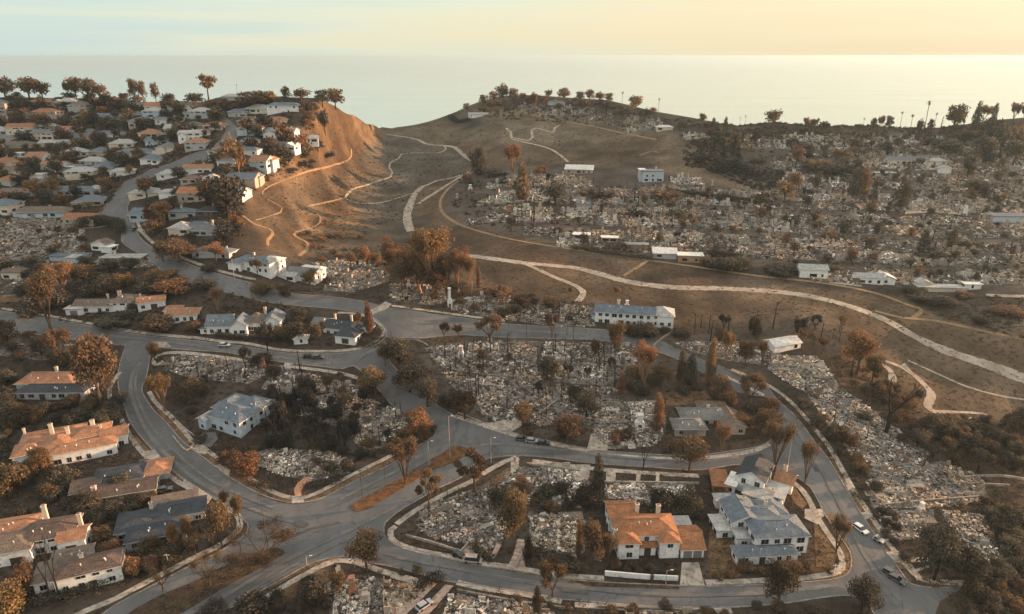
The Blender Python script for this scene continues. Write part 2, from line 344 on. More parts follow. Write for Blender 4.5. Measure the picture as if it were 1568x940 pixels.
# sea
sea, nt, b = new_mat('sea_water', .22, .5)
b.inputs['Base Color'].default_value = (.36, .50, .54, 1); b.inputs['Metallic'].default_value = .8; b.inputs['IOR'].default_value = 1.33
tc = nt.nodes.new('ShaderNodeTexCoord'); mp = nt.nodes.new('ShaderNodeMapping'); mp.inputs['Scale'].default_value = (.0008, .004, 1)
nz = nt.nodes.new('ShaderNodeTexNoise'); nz.inputs['Scale'].default_value = 1; nz.inputs['Detail'].default_value = 5
nt.links.new(tc.outputs['Object'], mp.inputs[0]); nt.links.new(mp.outputs[0], nz.inputs['Vector'])
rr = nt.nodes.new('ShaderNodeMapRange'); rr.inputs[3].default_value = .05; rr.inputs[4].default_value = .2
nt.links.new(nz.outputs['Fac'], rr.inputs[0]); nt.links.new(rr.outputs[0], b.inputs['Roughness'])
mb = MB(); mb.add([(-150000, 100, -150), (150000, 100, -150), (150000, 160000, -150), (-150000, 160000, -150)], [(0, 1, 2, 3)])
wat = mb.build('water', sea); wat['kind'] = 'structure'
# ------------------------------------------------------------------ draped sheets: roads, walks, tracks
def smooth(pts, step=6.0, closed=False):
    pts = [np.array(p, float) for p in pts]; out = []
    n = len(pts); segs = n if closed else n - 1
    for i in range(segs):
        p0 = pts[(i - 1) % n] if (closed or i > 0) else pts[0]; p1 = pts[i % n]; p2 = pts[(i + 1) % n]
        p3 = pts[(i + 2) % n] if (closed or i + 2 < n) else pts[-1]
        k = max(1, int(np.linalg.norm(p2 - p1) / step))
        for j in range(k):
            t = j / k
            out.append(.5 * ((2 * p1) + (-p0 + p2) * t + (2 * p0 - 5 * p1 + 4 * p2 - p3) * t * t + (-p0 + 3 * p1 - 3 * p2 + p3) * t ** 3))
    if not closed: out.append(pts[-1])
    return out
def w2(pts): return [(p.x, p.y) for p in (PX(float(u), float(v)) for u, v in pts)]
def drape(name, polypx, mat, off=.06, grid=3.0, parent=None, kind='structure', world_poly=None, skirt=.0):
    P2 = world_poly if world_poly is not None else w2(polypx)
    # densify
    B = []
    for i in range(len(P2)):
        a_ = np.array(P2[i]); b_ = np.array(P2[(i + 1) % len(P2)]); L = np.linalg.norm(b_ - a_)
        if L < .02: continue
        k = max(1, int(L / grid))
        for j in range(k): B.append(tuple(a_ + (b_ - a_) * j / k))
    B = [b_ for i, b_ in enumerate(B) if np.hypot(b_[0] - B[i - 1][0], b_[1] - B[i - 1][1]) > .02]
    arr = np.array(B); lo = arr.min(0); hi = arr.max(0)
    gx, gy = np.meshgrid(np.arange(lo[0], hi[0], grid), np.arange(lo[1], hi[1], grid)); gx = gx.ravel() + .13; gy = gy.ravel() + .17
    ins = inpoly(gx, gy, arr); I = list(zip(gx[ins], gy[ins]))
    n = len(B)
    vs_, _, fs, _, _, _ = geometry.delaunay_2d_cdt([Vector(b_) for b_ in B] + [Vector((float(a_), float(b_))) for a_, b_ in I], [], [list(range(n))], 1, .01)
    V = [(p.x, p.y, H(p.x, p.y) + off) for p in vs_]
    F_ = []
    for f in fs:
        p = [vs_[i] for i in f]; ar = sum(p[i].x * p[(i + 1) % len(p)].y - p[(i + 1) % len(p)].x * p[i].y for i in range(len(p)))
        F_.append(list(f) if ar > 0 else list(f)[::-1])
    mb = MB(); mb.add(V, F_)
    if skirt:
        for i in range(n):
            a_ = B[i]; b_ = B[(i + 1) % n]; za = H(*a_) + off; zb = H(*b_) + off
            mb.add([(a_[0], a_[1], za), (b_[0], b_[1], zb), (b_[0], b_[1], zb - skirt), (a_[0], a_[1], za - skirt)], [(0, 1, 2, 3)])
    o = mb.build(name, mat, parent)
    if kind and not parent: o['kind'] = kind
    return o
def strip(name, px, w, mat, off=.08, skirt=.0, step=2.0, kind='structure', ragged=0., world=None, closed=False):
    """ribbon of width w metres (number or per point list) along a pixel polyline"""
    W_ = world if world is not None else w2(smooth(px, 5))
    pts = [np.array(W_[0])]; 
    for p in W_[1:]:
        p = np.array(p)
        if np.linalg.norm(p - pts[-1]) > .25: pts.append(p)
    # resample
    seg = [0]
    for i in range(1, len(pts)): seg.append(seg[-1] + np.linalg.norm(pts[i] - pts[i - 1]))
    n = max(2, int(seg[-1] / step) + 1); s_ = np.linspace(0, seg[-1], n); A = np.array(pts)
    Q = np.stack([np.interp(s_, seg, A[:, 0]), np.interp(s_, seg, A[:, 1])], 1)
    T = np.gradient(Q, axis=0); T /= np.linalg.norm(T, axis=1)[:, None] + 1e-9; N = np.stack([-T[:, 1], T[:, 0]], 1)
    ww = np.interp(np.linspace(0, 1, n), np.linspace(0, 1, len(w)), w) if np.ndim(w) else np.full(n, float(w))
    if ragged: ww = ww * (1 + ragged * (rng.random(n) - .5) * 2)
    K_ = 3 if (np.max(ww) < 3 and not ragged) else 5
    V = []
    for i in range(n):
        for k in range(K_):
            t = k / (K_ - 1) - .5; x, y = Q[i] + N[i] * ww[i] * t
            V.append((x, y, H(x, y) + off))
    F_ = [(i * K_ + k, (i + 1) * K_ + k, (i + 1) * K_ + k + 1, i * K_ + k + 1)[::-1] for i in range(n - 1) for k in range(K_ - 1)]
    mb = MB(); mb.add(V, F_)
    if skirt:
        for e_ in (0, K_ - 1):
            for i in range(n - 1):
                a_ = V[i * K_ + e_]; b_ = V[(i + 1) * K_ + e_]
                mb.add([a_, b_, (b_[0], b_[1], b_[2] - skirt), (a_[0], a_[1], a_[2] - skirt)], [(0, 1, 2, 3)])
    o = mb.build(name, mat)
    if kind: o['kind'] = kind
    return o
R1L = [(193,529),(185,552),(181,574),(182,596),(190,619),(199,645),(220,674),(245,700),(276,731),(304,748),(325,762),(345,776),(366,790),(380,803),(378,815)]
R1R = [(226,531),(230,545),(224,578),(217,595),(223,610),(237,630),(253,645),(276,672),(291,685),(329,714),(352,731),(381,748),(415,763),(448,770),(479,767),(504,758)]
R2L = [(378,815),(366,826),(330,848),(300,862),(240,893),(180,925),(150,945),(80,990)]
R2R = [(230,1010),(290,968),(338,940),(396,907),(434,886),(472,865),(501,856),(530,853)]
R3L = [(504,758),(526,746),(565,727),(592,714),(613,702),(649,677),(662,670),(668,662),(664,654),(657,647)]
R3R = [(588,815),(588,804),(595,796),(613,781),(634,769),(666,750),(706,731),(722,714),(745,703)]
R7T = [(588,815),(594,826),(610,835),(638,843),(692,857),(738,867),(778,872),(826,880),(868,887),(930,892),(1040,897),(1078,898),(1150,896),(1240,891),(1285,885),(1300,876)]
R7B = [(530,853),(566,862),(600,868),(657,883),(682,890),(732,896),(763,902),(811,909),(855,917),(899,921),(960,926),(1040,930),(1120,930),(1200,924),(1260,915),(1300,912),(1328,922),(1338,945),(1345,1000)]
R6L = [(1175,608),(1187,630),(1190,655),(1186,690),(1185,720),(1219,731),(1240,746),(1253,767),(1261,784),(1283,818),(1300,842),(1304,861),(1300,876)]
R6R = [(1473,899),(1434,900),(1403,897),(1390,890),(1370,862),(1351,835),(1321,791),(1293,744),(1268,702),(1250,680),(1220,640),(1190,612),(1170,590),(1120,568),(1080,552)]
R5T = [(657,647),(683,629),(707,640),(743,651),(779,660),(800,667),(850,677),(900,687),(930,691),(1000,696),(1060,698),(1110,692),(1160,684),(1183,672),(1190,655)]
R5B = [(706,731),(722,714),(745,703),(790,698),(850,702),(900,709),(1000,716),(1060,720),(1100,716),(1130,712),(1185,720)]
R4L = [(541,560),(560,575),(579,596),(599,619),(622,634),(657,647)]
R4R = [(590,520),(592,540),(599,556),(615,574),(635,596),(660,615),(683,629)]
R8T = [(-60,470),(0,476),(60,485),(130,498),(200,511),(270,519),(333,526),(378,531),(412,537),(445,541),(501,542),(541,539),(572,530),(590,517)]
R8B = [(-60,498),(0,504),(67,514),(140,524),(193,529),(226,531),(290,536),(348,540),(380,547),(434,555),(490,561),(523,565),(541,560)]
R9T = [(560,472),(600,472),(679,483),(730,490),(773,496),(832,500),(898,503),(960,509),(1000,517),(1030,532),(1080,552)]
R9B = [(590,517),(610,519),(643,518),(704,513),(755,516),(830,518),(898,520),(960,526),(1005,538),(1050,556),(1090,580),(1130,600),(1175,608)]
R10T = [(1,1)]
RAT = [(340,176),(352,184),(364,195),(366,208),(350,224),(329,237),(300,252),(262,262),(225,274),(205,297),(195,319),(203,338),(213,361),(230,377),(269,396),(313,413),(365,428),(388,434),(422,444),(461,451),(520,456),(560,462),(600,472)]
RAB = [(332,180),(343,190),(346,200),(338,214),(322,228),(294,236),(262,250),(225,262),(190,280),(172,302),(148,334),(165,344),(186,352),(186,369),(199,380),(230,398),(260,426),(288,433),(344,447),(395,460),(441,467),(500,472),(545,478),(575,490),(592,505),(590,517)]
rd = [
 R1L + R2L[1:] + R2R + [(566,862),(600,868),(610,835),(594,826),(588,815),(588,804),(595,796),(504,758)] + R1R[::-1][1:],
 R3L + [(683,629),(743,651),(745,703)] + R3R[::-1][1:],
 R4L + R4R[::-1],
 R5T + [(1185,720)] + R5B[::-1][1:],
 R6L + R7B[::-1][:5][::-1] + [(1430,1000),(1430,945),(1440,920),(1468,905)] + R6R + [(1050,556),(1090,580),(1130,600)],
 R7T + [(1300,912)] + R7B[:-4][::-1],
 R8T + R8B[::-1],
 R9T + R9B[::-1],
 RAT + RAB[::-1],
]
_gu, _gv = np.meshgrid(np.arange(-60, 1630, 3.0), np.arange(100, 1000, 3.0)); RMASK = np.zeros(_gu.shape, bool)
for p in rd: RMASK |= inpoly(_gu, _gv, p)
def on_road(u, v):
    i, j = int(round((v - 100) / 3)), int(round((u + 60) / 3)); return 0 <= i < RMASK.shape[0] and 0 <= j < RMASK.shape[1] and bool(RMASK[i, j])
for k, p in enumerate(rd):
    drape('road', p, M['asphalt'], .05 + .006 * k)
# the stretch of asphalt down the right edge
# kerbs: a pale step along the carriageway edges
kerbs = [R1L + R2L[1:], R1R[1:] + R3L[1:] + R4L[::-1][1:] + R8B[::-1][1:8], R2R[1:] + R7B[1:], R3R + R5B[2:] + R6L[5:] + R7T[::-1][:-1] ,
         R5T[1:], R4R[1:][::-1] + R9B[1:], R6R[::-1], R8T[1:] , R8B[:5], R9T[2:][:-1], RAB[4:], RAT[4:-1]]
kerbs[1] = R1R[1:] + R3L[1:] + R4L[::-1][1:] + [(523,565),(490,561),(434,555),(380,547),(348,540),(290,536),(240,532)]
def clean(p):
    o = [p[0]]
    for q in p[1:]:
        if abs(q[0] - o[-1][0]) + abs(q[1] - o[-1][1]) > 1: o.append(q)
    return o
for p in kerbs: strip('kerb', clean(p), .38, M['kerb'], .17, .2)
# planted islands in the road
MED1 = [(537,777),(546,769),(613,733),(651,709),(689,687),(701,683),(716,688),(714,697),(690,710),(661,721),(625,743),(584,767),(565,779),(551,783),(540,782)]
MED2 = [(436,846),(422,857),(376,882),(338,903),(300,926),(255,952),(200,985),(150,985),(190,945),(240,915),(300,890),(329,874),(376,854),(405,843),(424,839)]
drape('planted_island', smooth(MED1, 5, True), M['rustgrass'], .20, 2.0, skirt=.2)
drape('planted_island', smooth(MED2, 5, True), M['mulch'], .20, 2.0, skirt=.2)
# verges beside the kerbs (dead grass), then walks
def verge(px, w): strip('verge', px, w, M['deadgrass'], .10)
walks = [
 [(184,570),(168,595),(172,620),(184,639),(203,674),(222,697),(237,710),(274,739),(300,752)],
 [(228,600),(240,618),(262,638),(280,658),(295,676),(314,688),(347,710),(370,724),(400,744),(429,758),(454,763),(479,758),(520,737),(560,717),(600,697),(640,672),(655,658)],
 [(250,553),(238,560),(234,552),(245,543),(268,540),(300,542),(340,547),(362,550)],
 [(362,550),(378,554)],
 [(434,560),(490,567),(523,572),(548,579)],
 [(340,779),(358,784),(367,796),(365,812),(345,829),(319,844),(299,853),(216,896),(172,919),(122,940),(60,975)],
 [(330,968),(407,915),(472,877),(511,860),(539,860),(568,869),(599,879),(640,890)],
 [(606,806),(598,812),(600,826),(612,834),(640,843),(692,853)],
 [(607,803),(630,786),(655,771),(690,752),(720,738),(745,722),(775,706),(795,702)],
 [(692,853),(735,862),(778,868),(826,876),(870,882),(925,886)],
 [(1080,892),(1150,890),(1240,884),(1282,876),(1290,862),(1284,842),(1268,818),(1250,790),(1240,768),(1226,748),(1208,735),(1190,726)],
 [(690,635),(720,645),(760,658),(800,670),(850,681),(900,691)],
 [(930,697),(1000,702),(1062,703),(1110,698),(1155,690),(1178,680)],
 [(815,706),(870,713),(920,719),(1000,725),(1070,729)],
 [(1250,660),(1268,682),(1290,720),(1310,755),(1340,800),(1365,838),(1393,872),(1412,888),(1440,892),(1480,893)],
 [(1110,576),(1140,590),(1170,606)],[(1120,566),(1160,582),(1195,602),(1225,630),(1250,660)],
 [(300,517),(333,522),(378,526),(412,533),(445,537),(501,538),(541,535),(570,526),(586,513),(586,501),(568,487),(540,480),(517,479)],
 [(0,472),(60,481),(130,494),(200,507),(270,515),(300,517)],
 [(600,468),(679,479),(730,486),(773,492)],
 [(700,892),(740,901),(820,913),(860,922)],[(880,926),(960,931),(1050,935),(1120,935)],
 [(600,881),(640,893),(662,900)],
 [(205,318),(210,338),(220,358),(240,376),(262,388)],[(262,388),(320,410),(372,424),(392,428)],
]
for p in walks: strip('sidewalk', p, 1.75 if p[0][1] > 600 else 1.5, M['concrete'], .15, .2)
for p, w in (([(200,667),(222,690),(245,712),(275,738)], 2.2), ([(245,625),(270,658),(300,688),(345,719),(400,752),(448,768),(500,755),(600,703)], 2.4), ([(1276,700),(1310,765),(1345,815),(1385,872)], 2.6), ([(1268,786),(1296,842),(1298,866),(1270,884)], 2.4),
             ([(610,833),(690,855),(780,872),(860,884)], 1.4), ([(410,900),(480,864),(520,856)], 1.6), ([(870,890),(1030,899)], 1.2)): verge(p, w)
# driveways and garden paths: (polygon, material)
drives = [
 ([(220,692),(238,689),(247,702),(236,712),(222,706)],'concrete'), ([(283,734),(300,745),(325,762),(318,772),(302,760),(276,744)],'concrete'),
 ([(291,684),(302,674),(318,686),(316,696),(304,694)],'concrete'), ([(328,714),(344,709),(353,719),(350,730)],'concrete'),
 ([(306,664),(330,662),(334,672),(322,686),(310,680)],'asphalt'),
 ([(447,760),(464,760),(466,770),(447,771)],'concrete'), ([(452,760),(450,750),(456,740),(466,732),(476,732),(477,737),(468,742),(461,752),(462,760)],'brickpath'),
 ([(715,645),(750,648),(792,640),(800,652),(782,662),(750,658)],'concrete'), ([(898,691),(905,665),(932,664),(930,690)],'concrete'), ([(962,688),(960,664),(968,664),(975,687)],'concrete'),
 ([(877,712),(904,712),(902,732),(884,738),(874,728)],'concrete'), ([(928,718),(944,718),(942,737),(928,737)],'concrete'), ([(974,727),(981,727),(980,742),(974,742)],'concrete'),
 ([(1005,727),(1010,727),(1009,743),(1003,743)],'concrete'), ([(782,700),(795,700),(794,716),(788,728),(782,724)],'concrete'),
 ([(1041,897),(1044,862),(1070,862),(1079,897)],'concrete'), ([(792,826),(805,827),(804,868),(800,876),(776,871),(786,850)],'concrete'),
 ([(703,850),(722,830),(756,830),(742,846),(730,863)],'paver'), ([(760,833),(768,835),(756,857),(750,856)],'paver'),
 ([(1232,780),(1258,780),(1262,790),(1254,797),(1232,793)],'concrete'), ([(1230,793),(1256,796),(1252,804)],'concrete'),
 ([(1356,846),(1375,844),(1382,852),(1421,855),(1421,861),(1388,862),(1372,862)],'concrete'), ([(1318,786),(1333,783),(1338,792),(1325,796)],'concrete'), ([(1293,740),(1303,736),(1308,748),(1299,752)],'concrete'),
 ([(1390,862),(1397,866),(1412,886),(1404,890)],'concrete'), ([(1402,872),(1422,866),(1422,869),(1404,876)],'concrete'),
 ([(513,866),(521,866),(524,888),(515,888)],'concrete'), ([(640,905),(655,890),(668,894),(640,925),(600,960),(570,960)],'paver'), ([(682,896),(695,898),(640,960),(620,960)],'paver'),
 ([(562,478),(578,470),(590,462),(600,466),(590,474),(570,482)],'concrete'),
 ([(232,524),(255,524),(262,532),(226,531)],'concrete'), ([(436,556),(450,556),(445,566),(436,566)],'concrete'), ([(222,353),(222,362),(200,345)],'concrete'),
 ([(1400,575),(1380,560),(1385,556)],'dirt'),
 ([(1395,312),(1410,300),(1440,312),(1475,325),(1470,329),(1430,325),(1385,328)],'dirt'),
 ([(880,300),(905,296),(905,320),(885,330)],'asphalt'),([(862,322),(900,320),(905,332),(868,336)],'concrete'),
 ([(1060,338),(1150,345),(1150,352),(1060,346)],'asphalt'), ([(1310,385),(1400,392),(1520,398),(1520,404),(1390,400),(1310,394)],'concrete'),
 ([(960,336),(1060,338),(1058,345),(960,342)],'concrete'), ([(1180,368),(1300,372),(1300,380),(1180,376)],'concrete'),
 ([(0,452),(55,450),(60,455),(30,462),(0,464)],'deadgrass'), ([(1122,570),(1155,580),(1170,592),(1150,592)],'deadgrass'),
 ([(0,455),(55,451),(55,453),(0,458)],'concrete'),
]
nm = {'concrete': 'driveway', 'asphalt': 'driveway', 'brickpath': 'path', 'paver': 'driveway', 'dirt': 'path', 'deadgrass': 'lawn'}
for k, (p, m) in enumerate(drives): drape(nm[m], p, M[m], .21 + .004 * (k % 7), 2.0, skirt=.15)
# lawns / dead grass plots
for k, p in enumerate([
 [(1088,790),(1124,788),(1132,862),(1150,870),(1130,884),(1092,884),(1084,850)], [(1196,732),(1216,745),(1236,772),(1228,780),(1215,770),(1205,745)], [(1246,800),(1262,812),(1282,850),(1276,868),(1250,868),(1247,830)],
 [(440,892),(505,866),(512,868),(514,885),(470,905),(430,925)], [(1020,600),(1080,598),(1090,610),(1050,620),(1020,622)], [(720,756),(790,708),(782,730),(760,745),(735,756)],
 [(1316,560),(1330,556),(1345,575),(1325,580)], [(248,547),(290,545),(286,552),(256,556)]]):
    drape('lawn', p, M['deadgrass'], .07 + .004 * k, 2.5)
for k, p in enumerate([[(612,815),(640,820),(712,842),(704,848),(640,838),(618,830)], [(400,760),(455,745),(480,752),(470,760),(440,764)], [(330,695),(400,735),(395,742),(345,706)], [(806,858),(870,870),(866,880),(812,870)], [(720,905),(800,916),(860,928),(850,936),(760,922),(715,912)],
     [(880,890),(1040,899),(1040,903),(900,898)]]):
    drape('planting_bed', p, M['mulch'], .12 + .004 * k, 2.5)
# dirt tracks over the open hillside
tracks = [
 ([(704,390),(730,393),(760,397),(805,403),(850,407),(885,411),(920,420),(965,432),(1030,440),(1110,442),(1200,448),(1260,458),(1310,472),(1360,492),(1400,515),(1450,538),(1510,558),(1568,580),(1640,605)], 4.6,'dirt'),
 ([(803,403),(822,412),(850,425),(878,436),(893,447),(888,458),(884,462)], [2.6,2.6,3.4],'dirt'),
 ([(722,246),(708,236),(697,226),(680,223),(655,221),(640,214),(628,211)], 3.6,'dirt'),
 ([(629,354),(624,340),(624,325),(630,308),(636,296),(648,285),(655,283)], [5.5,5.5,3.6],'dirt'),
 ([(655,283),(668,277),(690,273),(716,265)], 2.4,'dirt'), ([(640,312),(665,296),(690,280),(718,263)], 3.0,'dirt'),
 ([(628,211),(600,207),(590,206)], 2.0,'dirt'),
 ([(632,296),(610,303),(585,310),(560,312),(540,309),(529,303),(540,290),(560,284),(580,277),(598,271),(601,264),(596,256),(597,250),(611,242),(615,236),(640,234),(672,234),(683,228),(680,223)], 1.4,'dirt'),
 ([(529,303),(500,310),(470,317),(483,325),(491,335),(484,346),(455,355),(450,360),(460,366),(472,373),(470,382),(458,392)], [1.2,1.3,2.0],'dirtdark'),
 ([(538,228),(538,238),(532,246),(500,256),(470,263),(430,278),(408,288),(402,297),(412,306),(432,318),(430,325),(400,335),(392,337)], .6,'dirtdark'),
 ([(372,330),(390,343),(412,350),(418,358),(410,368),(410,376)], 1.4,'dirtdark'),
 ([(1355,553),(1380,562),(1400,575),(1416,590),(1426,602),(1424,612),(1420,622),(1430,630),(1460,631),(1500,633),(1512,636)], [1.6,2.5,3.5,1.6,1.2],'dirt'),
 ([(1348,558),(1362,566),(1367,580),(1362,600)], [1.5,3,1.5],'dirt'),
 ([(1390,552),(1430,570),(1480,592),(1530,606),(1568,612)], 1.0,'dirt'),
 ([(775,196),(782,202),(784,212),(800,217),(830,224),(850,232),(870,248)], 2.4,'dirt'),
 ([(786,211),(810,215),(816,210),(813,200),(820,196),(836,200),(847,203),(850,195),(858,192)], 2.2,'dirt'),
 ([(790,168),(815,176),(850,184),(900,192),(950,203),(1005,214)], 2.6,'dirtdark'),
 ([(723,264),(700,278),(682,294),(674,310),(678,326),(700,342),(740,356),(790,368),(850,378),(920,389),(980,397),(1060,408),(1120,417),(1180,425),(1240,431),(1300,440),(1350,452),(1390,467),(1411,475),(1398,487)], 2.0,'dirtdark'),
 ([(1340,476),(1380,486),(1430,491),(1480,501),(1530,512),(1600,524)], 1.7,'dirtdark'),
 ([(993,398),(975,410),(955,422)], 1.8,'dirtdark'),
 ([(1510,452),(1568,454),(1640,455)], 3,'dirt'), ([(1270,432),(1320,438)], 2,'dirt'),
 ([(1490,640),(1470,650),(1450,652)], 1.5,'dirt'),
]
for k, (p, w, m) in enumerate(tracks): strip('dirt_track', p, w, M[m], .10 + .006 * (k % 9), ragged=.14, step=1.3)

# steps of the stepped walk: brick risers between pale treads
for k in range(6):
    t = (k + .5) / 6; v = 828 + 40 * t; strip('step', [(792 - 13 * t + 1, v), (805 - 2 * t, v + .8)], .3, M['brickpath'], .30, .12, step=.8)

# worn lanes, patches and seams in the asphalt, and the covers in the junction
LANE = noise_mat('worn_asphalt', (.10, .097, .092), (.145, .138, .128), .12, 9, .9, (.092, .089, .084), .7, spec=.2)
PATCH = noise_mat('asphalt_patch', (.058, .057, .056), (.085, .082, .079), .3, 7, .9, spec=.2)
mid = lambda a_, b_: [tuple((np.array(x) + np.array(y)) / 2) for x, y in zip(a_, b_)]
for k, (px, w) in enumerate([([(208,560),(200,590),(210,630),(232,670),(262,702),(300,735),(345,760),(400,785),(450,800)], 1.3), ([(214,555),(207,590),(218,628),(243,667),(276,700),(318,733),(365,757),(420,778)], 1.0), ([(250,960),(340,915),(420,868),(480,838),(560,800),(625,766)], 1.4), ([(285,985),(370,915),(450,866),(540,822)], 1.1),
        ([(520,765),(580,735),(640,705),(690,672)], 1.2), ([(700,690),(760,680),(850,688),(950,700),(1060,707),(1130,700)], 1.2), ([(590,848),(680,868),(800,890),(930,904),(1060,912),(1200,906),(1280,896)], 1.3), ([(1215,650),(1255,715),(1290,780),(1330,860),(1380,920)], 1.4), ([(0,490),(120,510),(260,524),(400,545),(520,552),(575,535)], 1.3), ([(630,492),(740,503),(860,510),(960,518)], 1.4)]):
    strip('worn_lane', px, w, LANE, .155 + .004 * (k % 4), ragged=.25)
for k, (px, w) in enumerate([([(202,560),(194,592),(205,632),(228,674),(262,712),(305,745),(360,775)], .14), ([(500,782),(600,735),(690,690)], .14), ([(600,856),(720,877),(860,899),(1000,914),(1180,912)], .16), ([(1205,640),(1250,712),(1300,805),(1350,880)], .16), ([(720,697),(850,695),(1000,706),(1120,702)], .14), ([(30,494),(200,520),(380,539),(500,552)], .14), ([(430,830),(470,812),(520,800)], .9), ([(455,800),(470,806)], 2.2), ([(640,720),(660,708)], 1.2), ([(860,903),(900,908)], 1.6), ([(1240,700),(1252,722)], 1.5), ([(260,690),(276,706)], 1.5)]):
    strip('road_seam' if w < .3 else 'road_patch', px, w, PATCH, .18 + .003 * k)
# ------------------------------------------------------------------ houses
def wallm(n, c): return noise_mat(n, tuple(x * .86 for x in c), c, .35, 6, .9, tuple(x * .7 for x in c), 1.1, spec=.2)
def roofm(n, c, k=.72):
    m = noise_mat(n, tuple(x * k for x in c), tuple(min(1, x * 1.22) for x in c), .5, 8, .85, tuple(x * .55 for x in c), 2.2, .35, spec=.2, lo=.3, hi=.7)
    nt = m.node_tree; b = nt.nodes['Principled BSDF']; src = b.inputs['Base Color'].links[0].from_socket
    tc = nt.nodes.new('ShaderNodeTexCoord'); w = nt.nodes.new('ShaderNodeTexWave'); w.wave_type = 'BANDS'; w.bands_direction = 'Z'; w.inputs['Scale'].default_value = 2.2; w.inputs['Distortion'].default_value = .6
    nt.links.new(tc.outputs['Object'], w.inputs[0]); mr = nt.nodes.new('ShaderNodeMapRange'); mr.inputs[3].default_value = .78; mr.inputs[4].default_value = 1.08; nt.links.new(w.outputs[1], mr.inputs[0])
    mx = nt.nodes.new('ShaderNodeMix'); mx.data_type = 'RGBA'; mx.blend_type = 'MULTIPLY'; mx.inputs[0].default_value = 1; nt.links.new(src, mx.inputs[6]); nt.links.new(mr.outputs[0], mx.inputs[7]); nt.links.new(mx.outputs[2], b.inputs['Base Color'])
    return m
WM = {k: wallm('wall_' + k, c) for k, c in dict(white=(.68, .68, .66), cream=(.56, .49, .40), tan=(.36, .30, .245), grey=(.36, .37, .37), bluegrey=(.40, .46, .50), dark=(.10, .09, .085), orange=(.33, .2, .12)).items()}
RM = {k: roofm('roof_' + k, c) for k, c in dict(orange=(.27, .125, .062), terracotta=(.30, .155, .09), tan=(.155, .118, .092), brown=(.105, .075, .06), slate=(.047, .053, .062), bluegrey=(.125, .15, .172), grey=(.15, .152, .15), pale=(.34, .34, .32), white=(.62, .60, .55), darkbrown=(.07, .056, .05)).items()}
GL, nt, b = new_mat('window_glass', .12, .6); b.inputs['Base Color'].default_value = (.015, .018, .022, 1)
FR, nt, b = new_mat('window_frame', .6, .3); b.inputs['Base Color'].default_value = (.30, .31, .32, 1)
DR, nt, b = new_mat('door_wood', .6, .3); b.inputs['Base Color'].default_value = (.045, .035, .03, 1)
GD, nt, b = new_mat('garage_door', .6, .3); b.inputs['Base Color'].default_value = (.16, .15, .15, 1)
LANDMARKS = []
TRIM = noise_mat('eave_trim', (.42, .40, .37), (.62, .60, .56), .8, 4, .8, spec=.2)
HFP = []   # footprints, so that nothing grows through a roof
def roof_geo(mb, cx, cy, w, d, h, kind, slope=.42, o=.55, t=.18):
    x0, x1, y0, y1 = cx - w / 2 - o, cx + w / 2 + o, cy - d / 2 - o, cy + d / 2 + o
    if kind == 'flat':
        mb.box(x0, x1, y0, y1, h, h + .32); return h + .32
    W_, D_ = x1 - x0, y1 - y0
    if kind == 'shed':
        z1 = h + D_ * .22
        mb.add([(x0, y0, h), (x1, y0, h), (x1, y1, z1), (x0, y1, z1), (x0, y0, h - t), (x1, y0, h - t), (x1, y1, z1 - t), (x0, y1, z1 - t)], [(0, 1, 2, 3), (7, 6, 5, 4), (0, 4, 5, 1), (1, 5, 6, 2), (2, 6, 7, 3), (3, 7, 4, 0)]); return z1
    along = kind in ('hipx', 'gablex')
    half = (D_ if along else W_) / 2; rz = h + half * slope
    if kind in ('hipx', 'hipy'):
        if along: ra, rb = (x0 + half * .95, cy, rz), (x1 - half * .95, cy, rz)
        else: ra, rb = (cx, y0 + half * .95, rz), (cx, y1 - half * .95, rz)
        if along and ra[0] > rb[0]: ra = rb = (cx, cy, rz)
        if not along and ra[1] > rb[1]: ra = rb = (cx, cy, rz)
        V = [(x0, y0, h), (x1, y0, h), (x1, y1, h), (x0, y1, h), ra, rb, (x0, y0, h - t), (x1, y0, h - t), (x1, y1, h - t), (x0, y1, h - t)]
        F_ = ([(0, 1, 5, 4), (1, 2, 5), (2, 3, 4, 5), (3, 0, 4)] if along else [(0, 1, 4), (1, 2, 5, 4), (2, 3, 5), (3, 0, 4, 5)])
        mb.add(V, F_ + [(9, 8, 7, 6)]); mb.add(V, [(6, 7, 1, 0), (7, 8, 2, 1), (8, 9, 3, 2), (9, 6, 0, 3)], 1)
        # ridge cap
        if ra != rb: mb.tube(ra, rb, .13, .13, 4)
    else:
        if along: A, B, C_, D2, ra, rb = (x0, y0, h), (x1, y0, h), (x1, y1, h), (x0, y1, h), (x0, cy, rz), (x1, cy, rz)
        else: A, B, C_, D2, ra, rb = (x0, y1, h), (x0, y0, h), (x1, y0, h), (x1, y1, h), (cx, y1, rz), (cx, y0, rz)
        top = [A, B, C_, D2, ra, rb]; V = top + [(p[0], p[1], p[2] - t) for p in top]
        mb.add(V, [(0, 1, 5, 4), (2, 3, 4, 5), (6, 10, 11, 7), (8, 11, 10, 9)]); mb.add(V, [(0, 6, 7, 1), (2, 8, 9, 3), (4, 10, 6, 0), (3, 9, 10, 4), (1, 7, 11, 5), (5, 11, 8, 2)], 1)
        mb.tube(ra, rb, .13, .13, 4)
    return rz
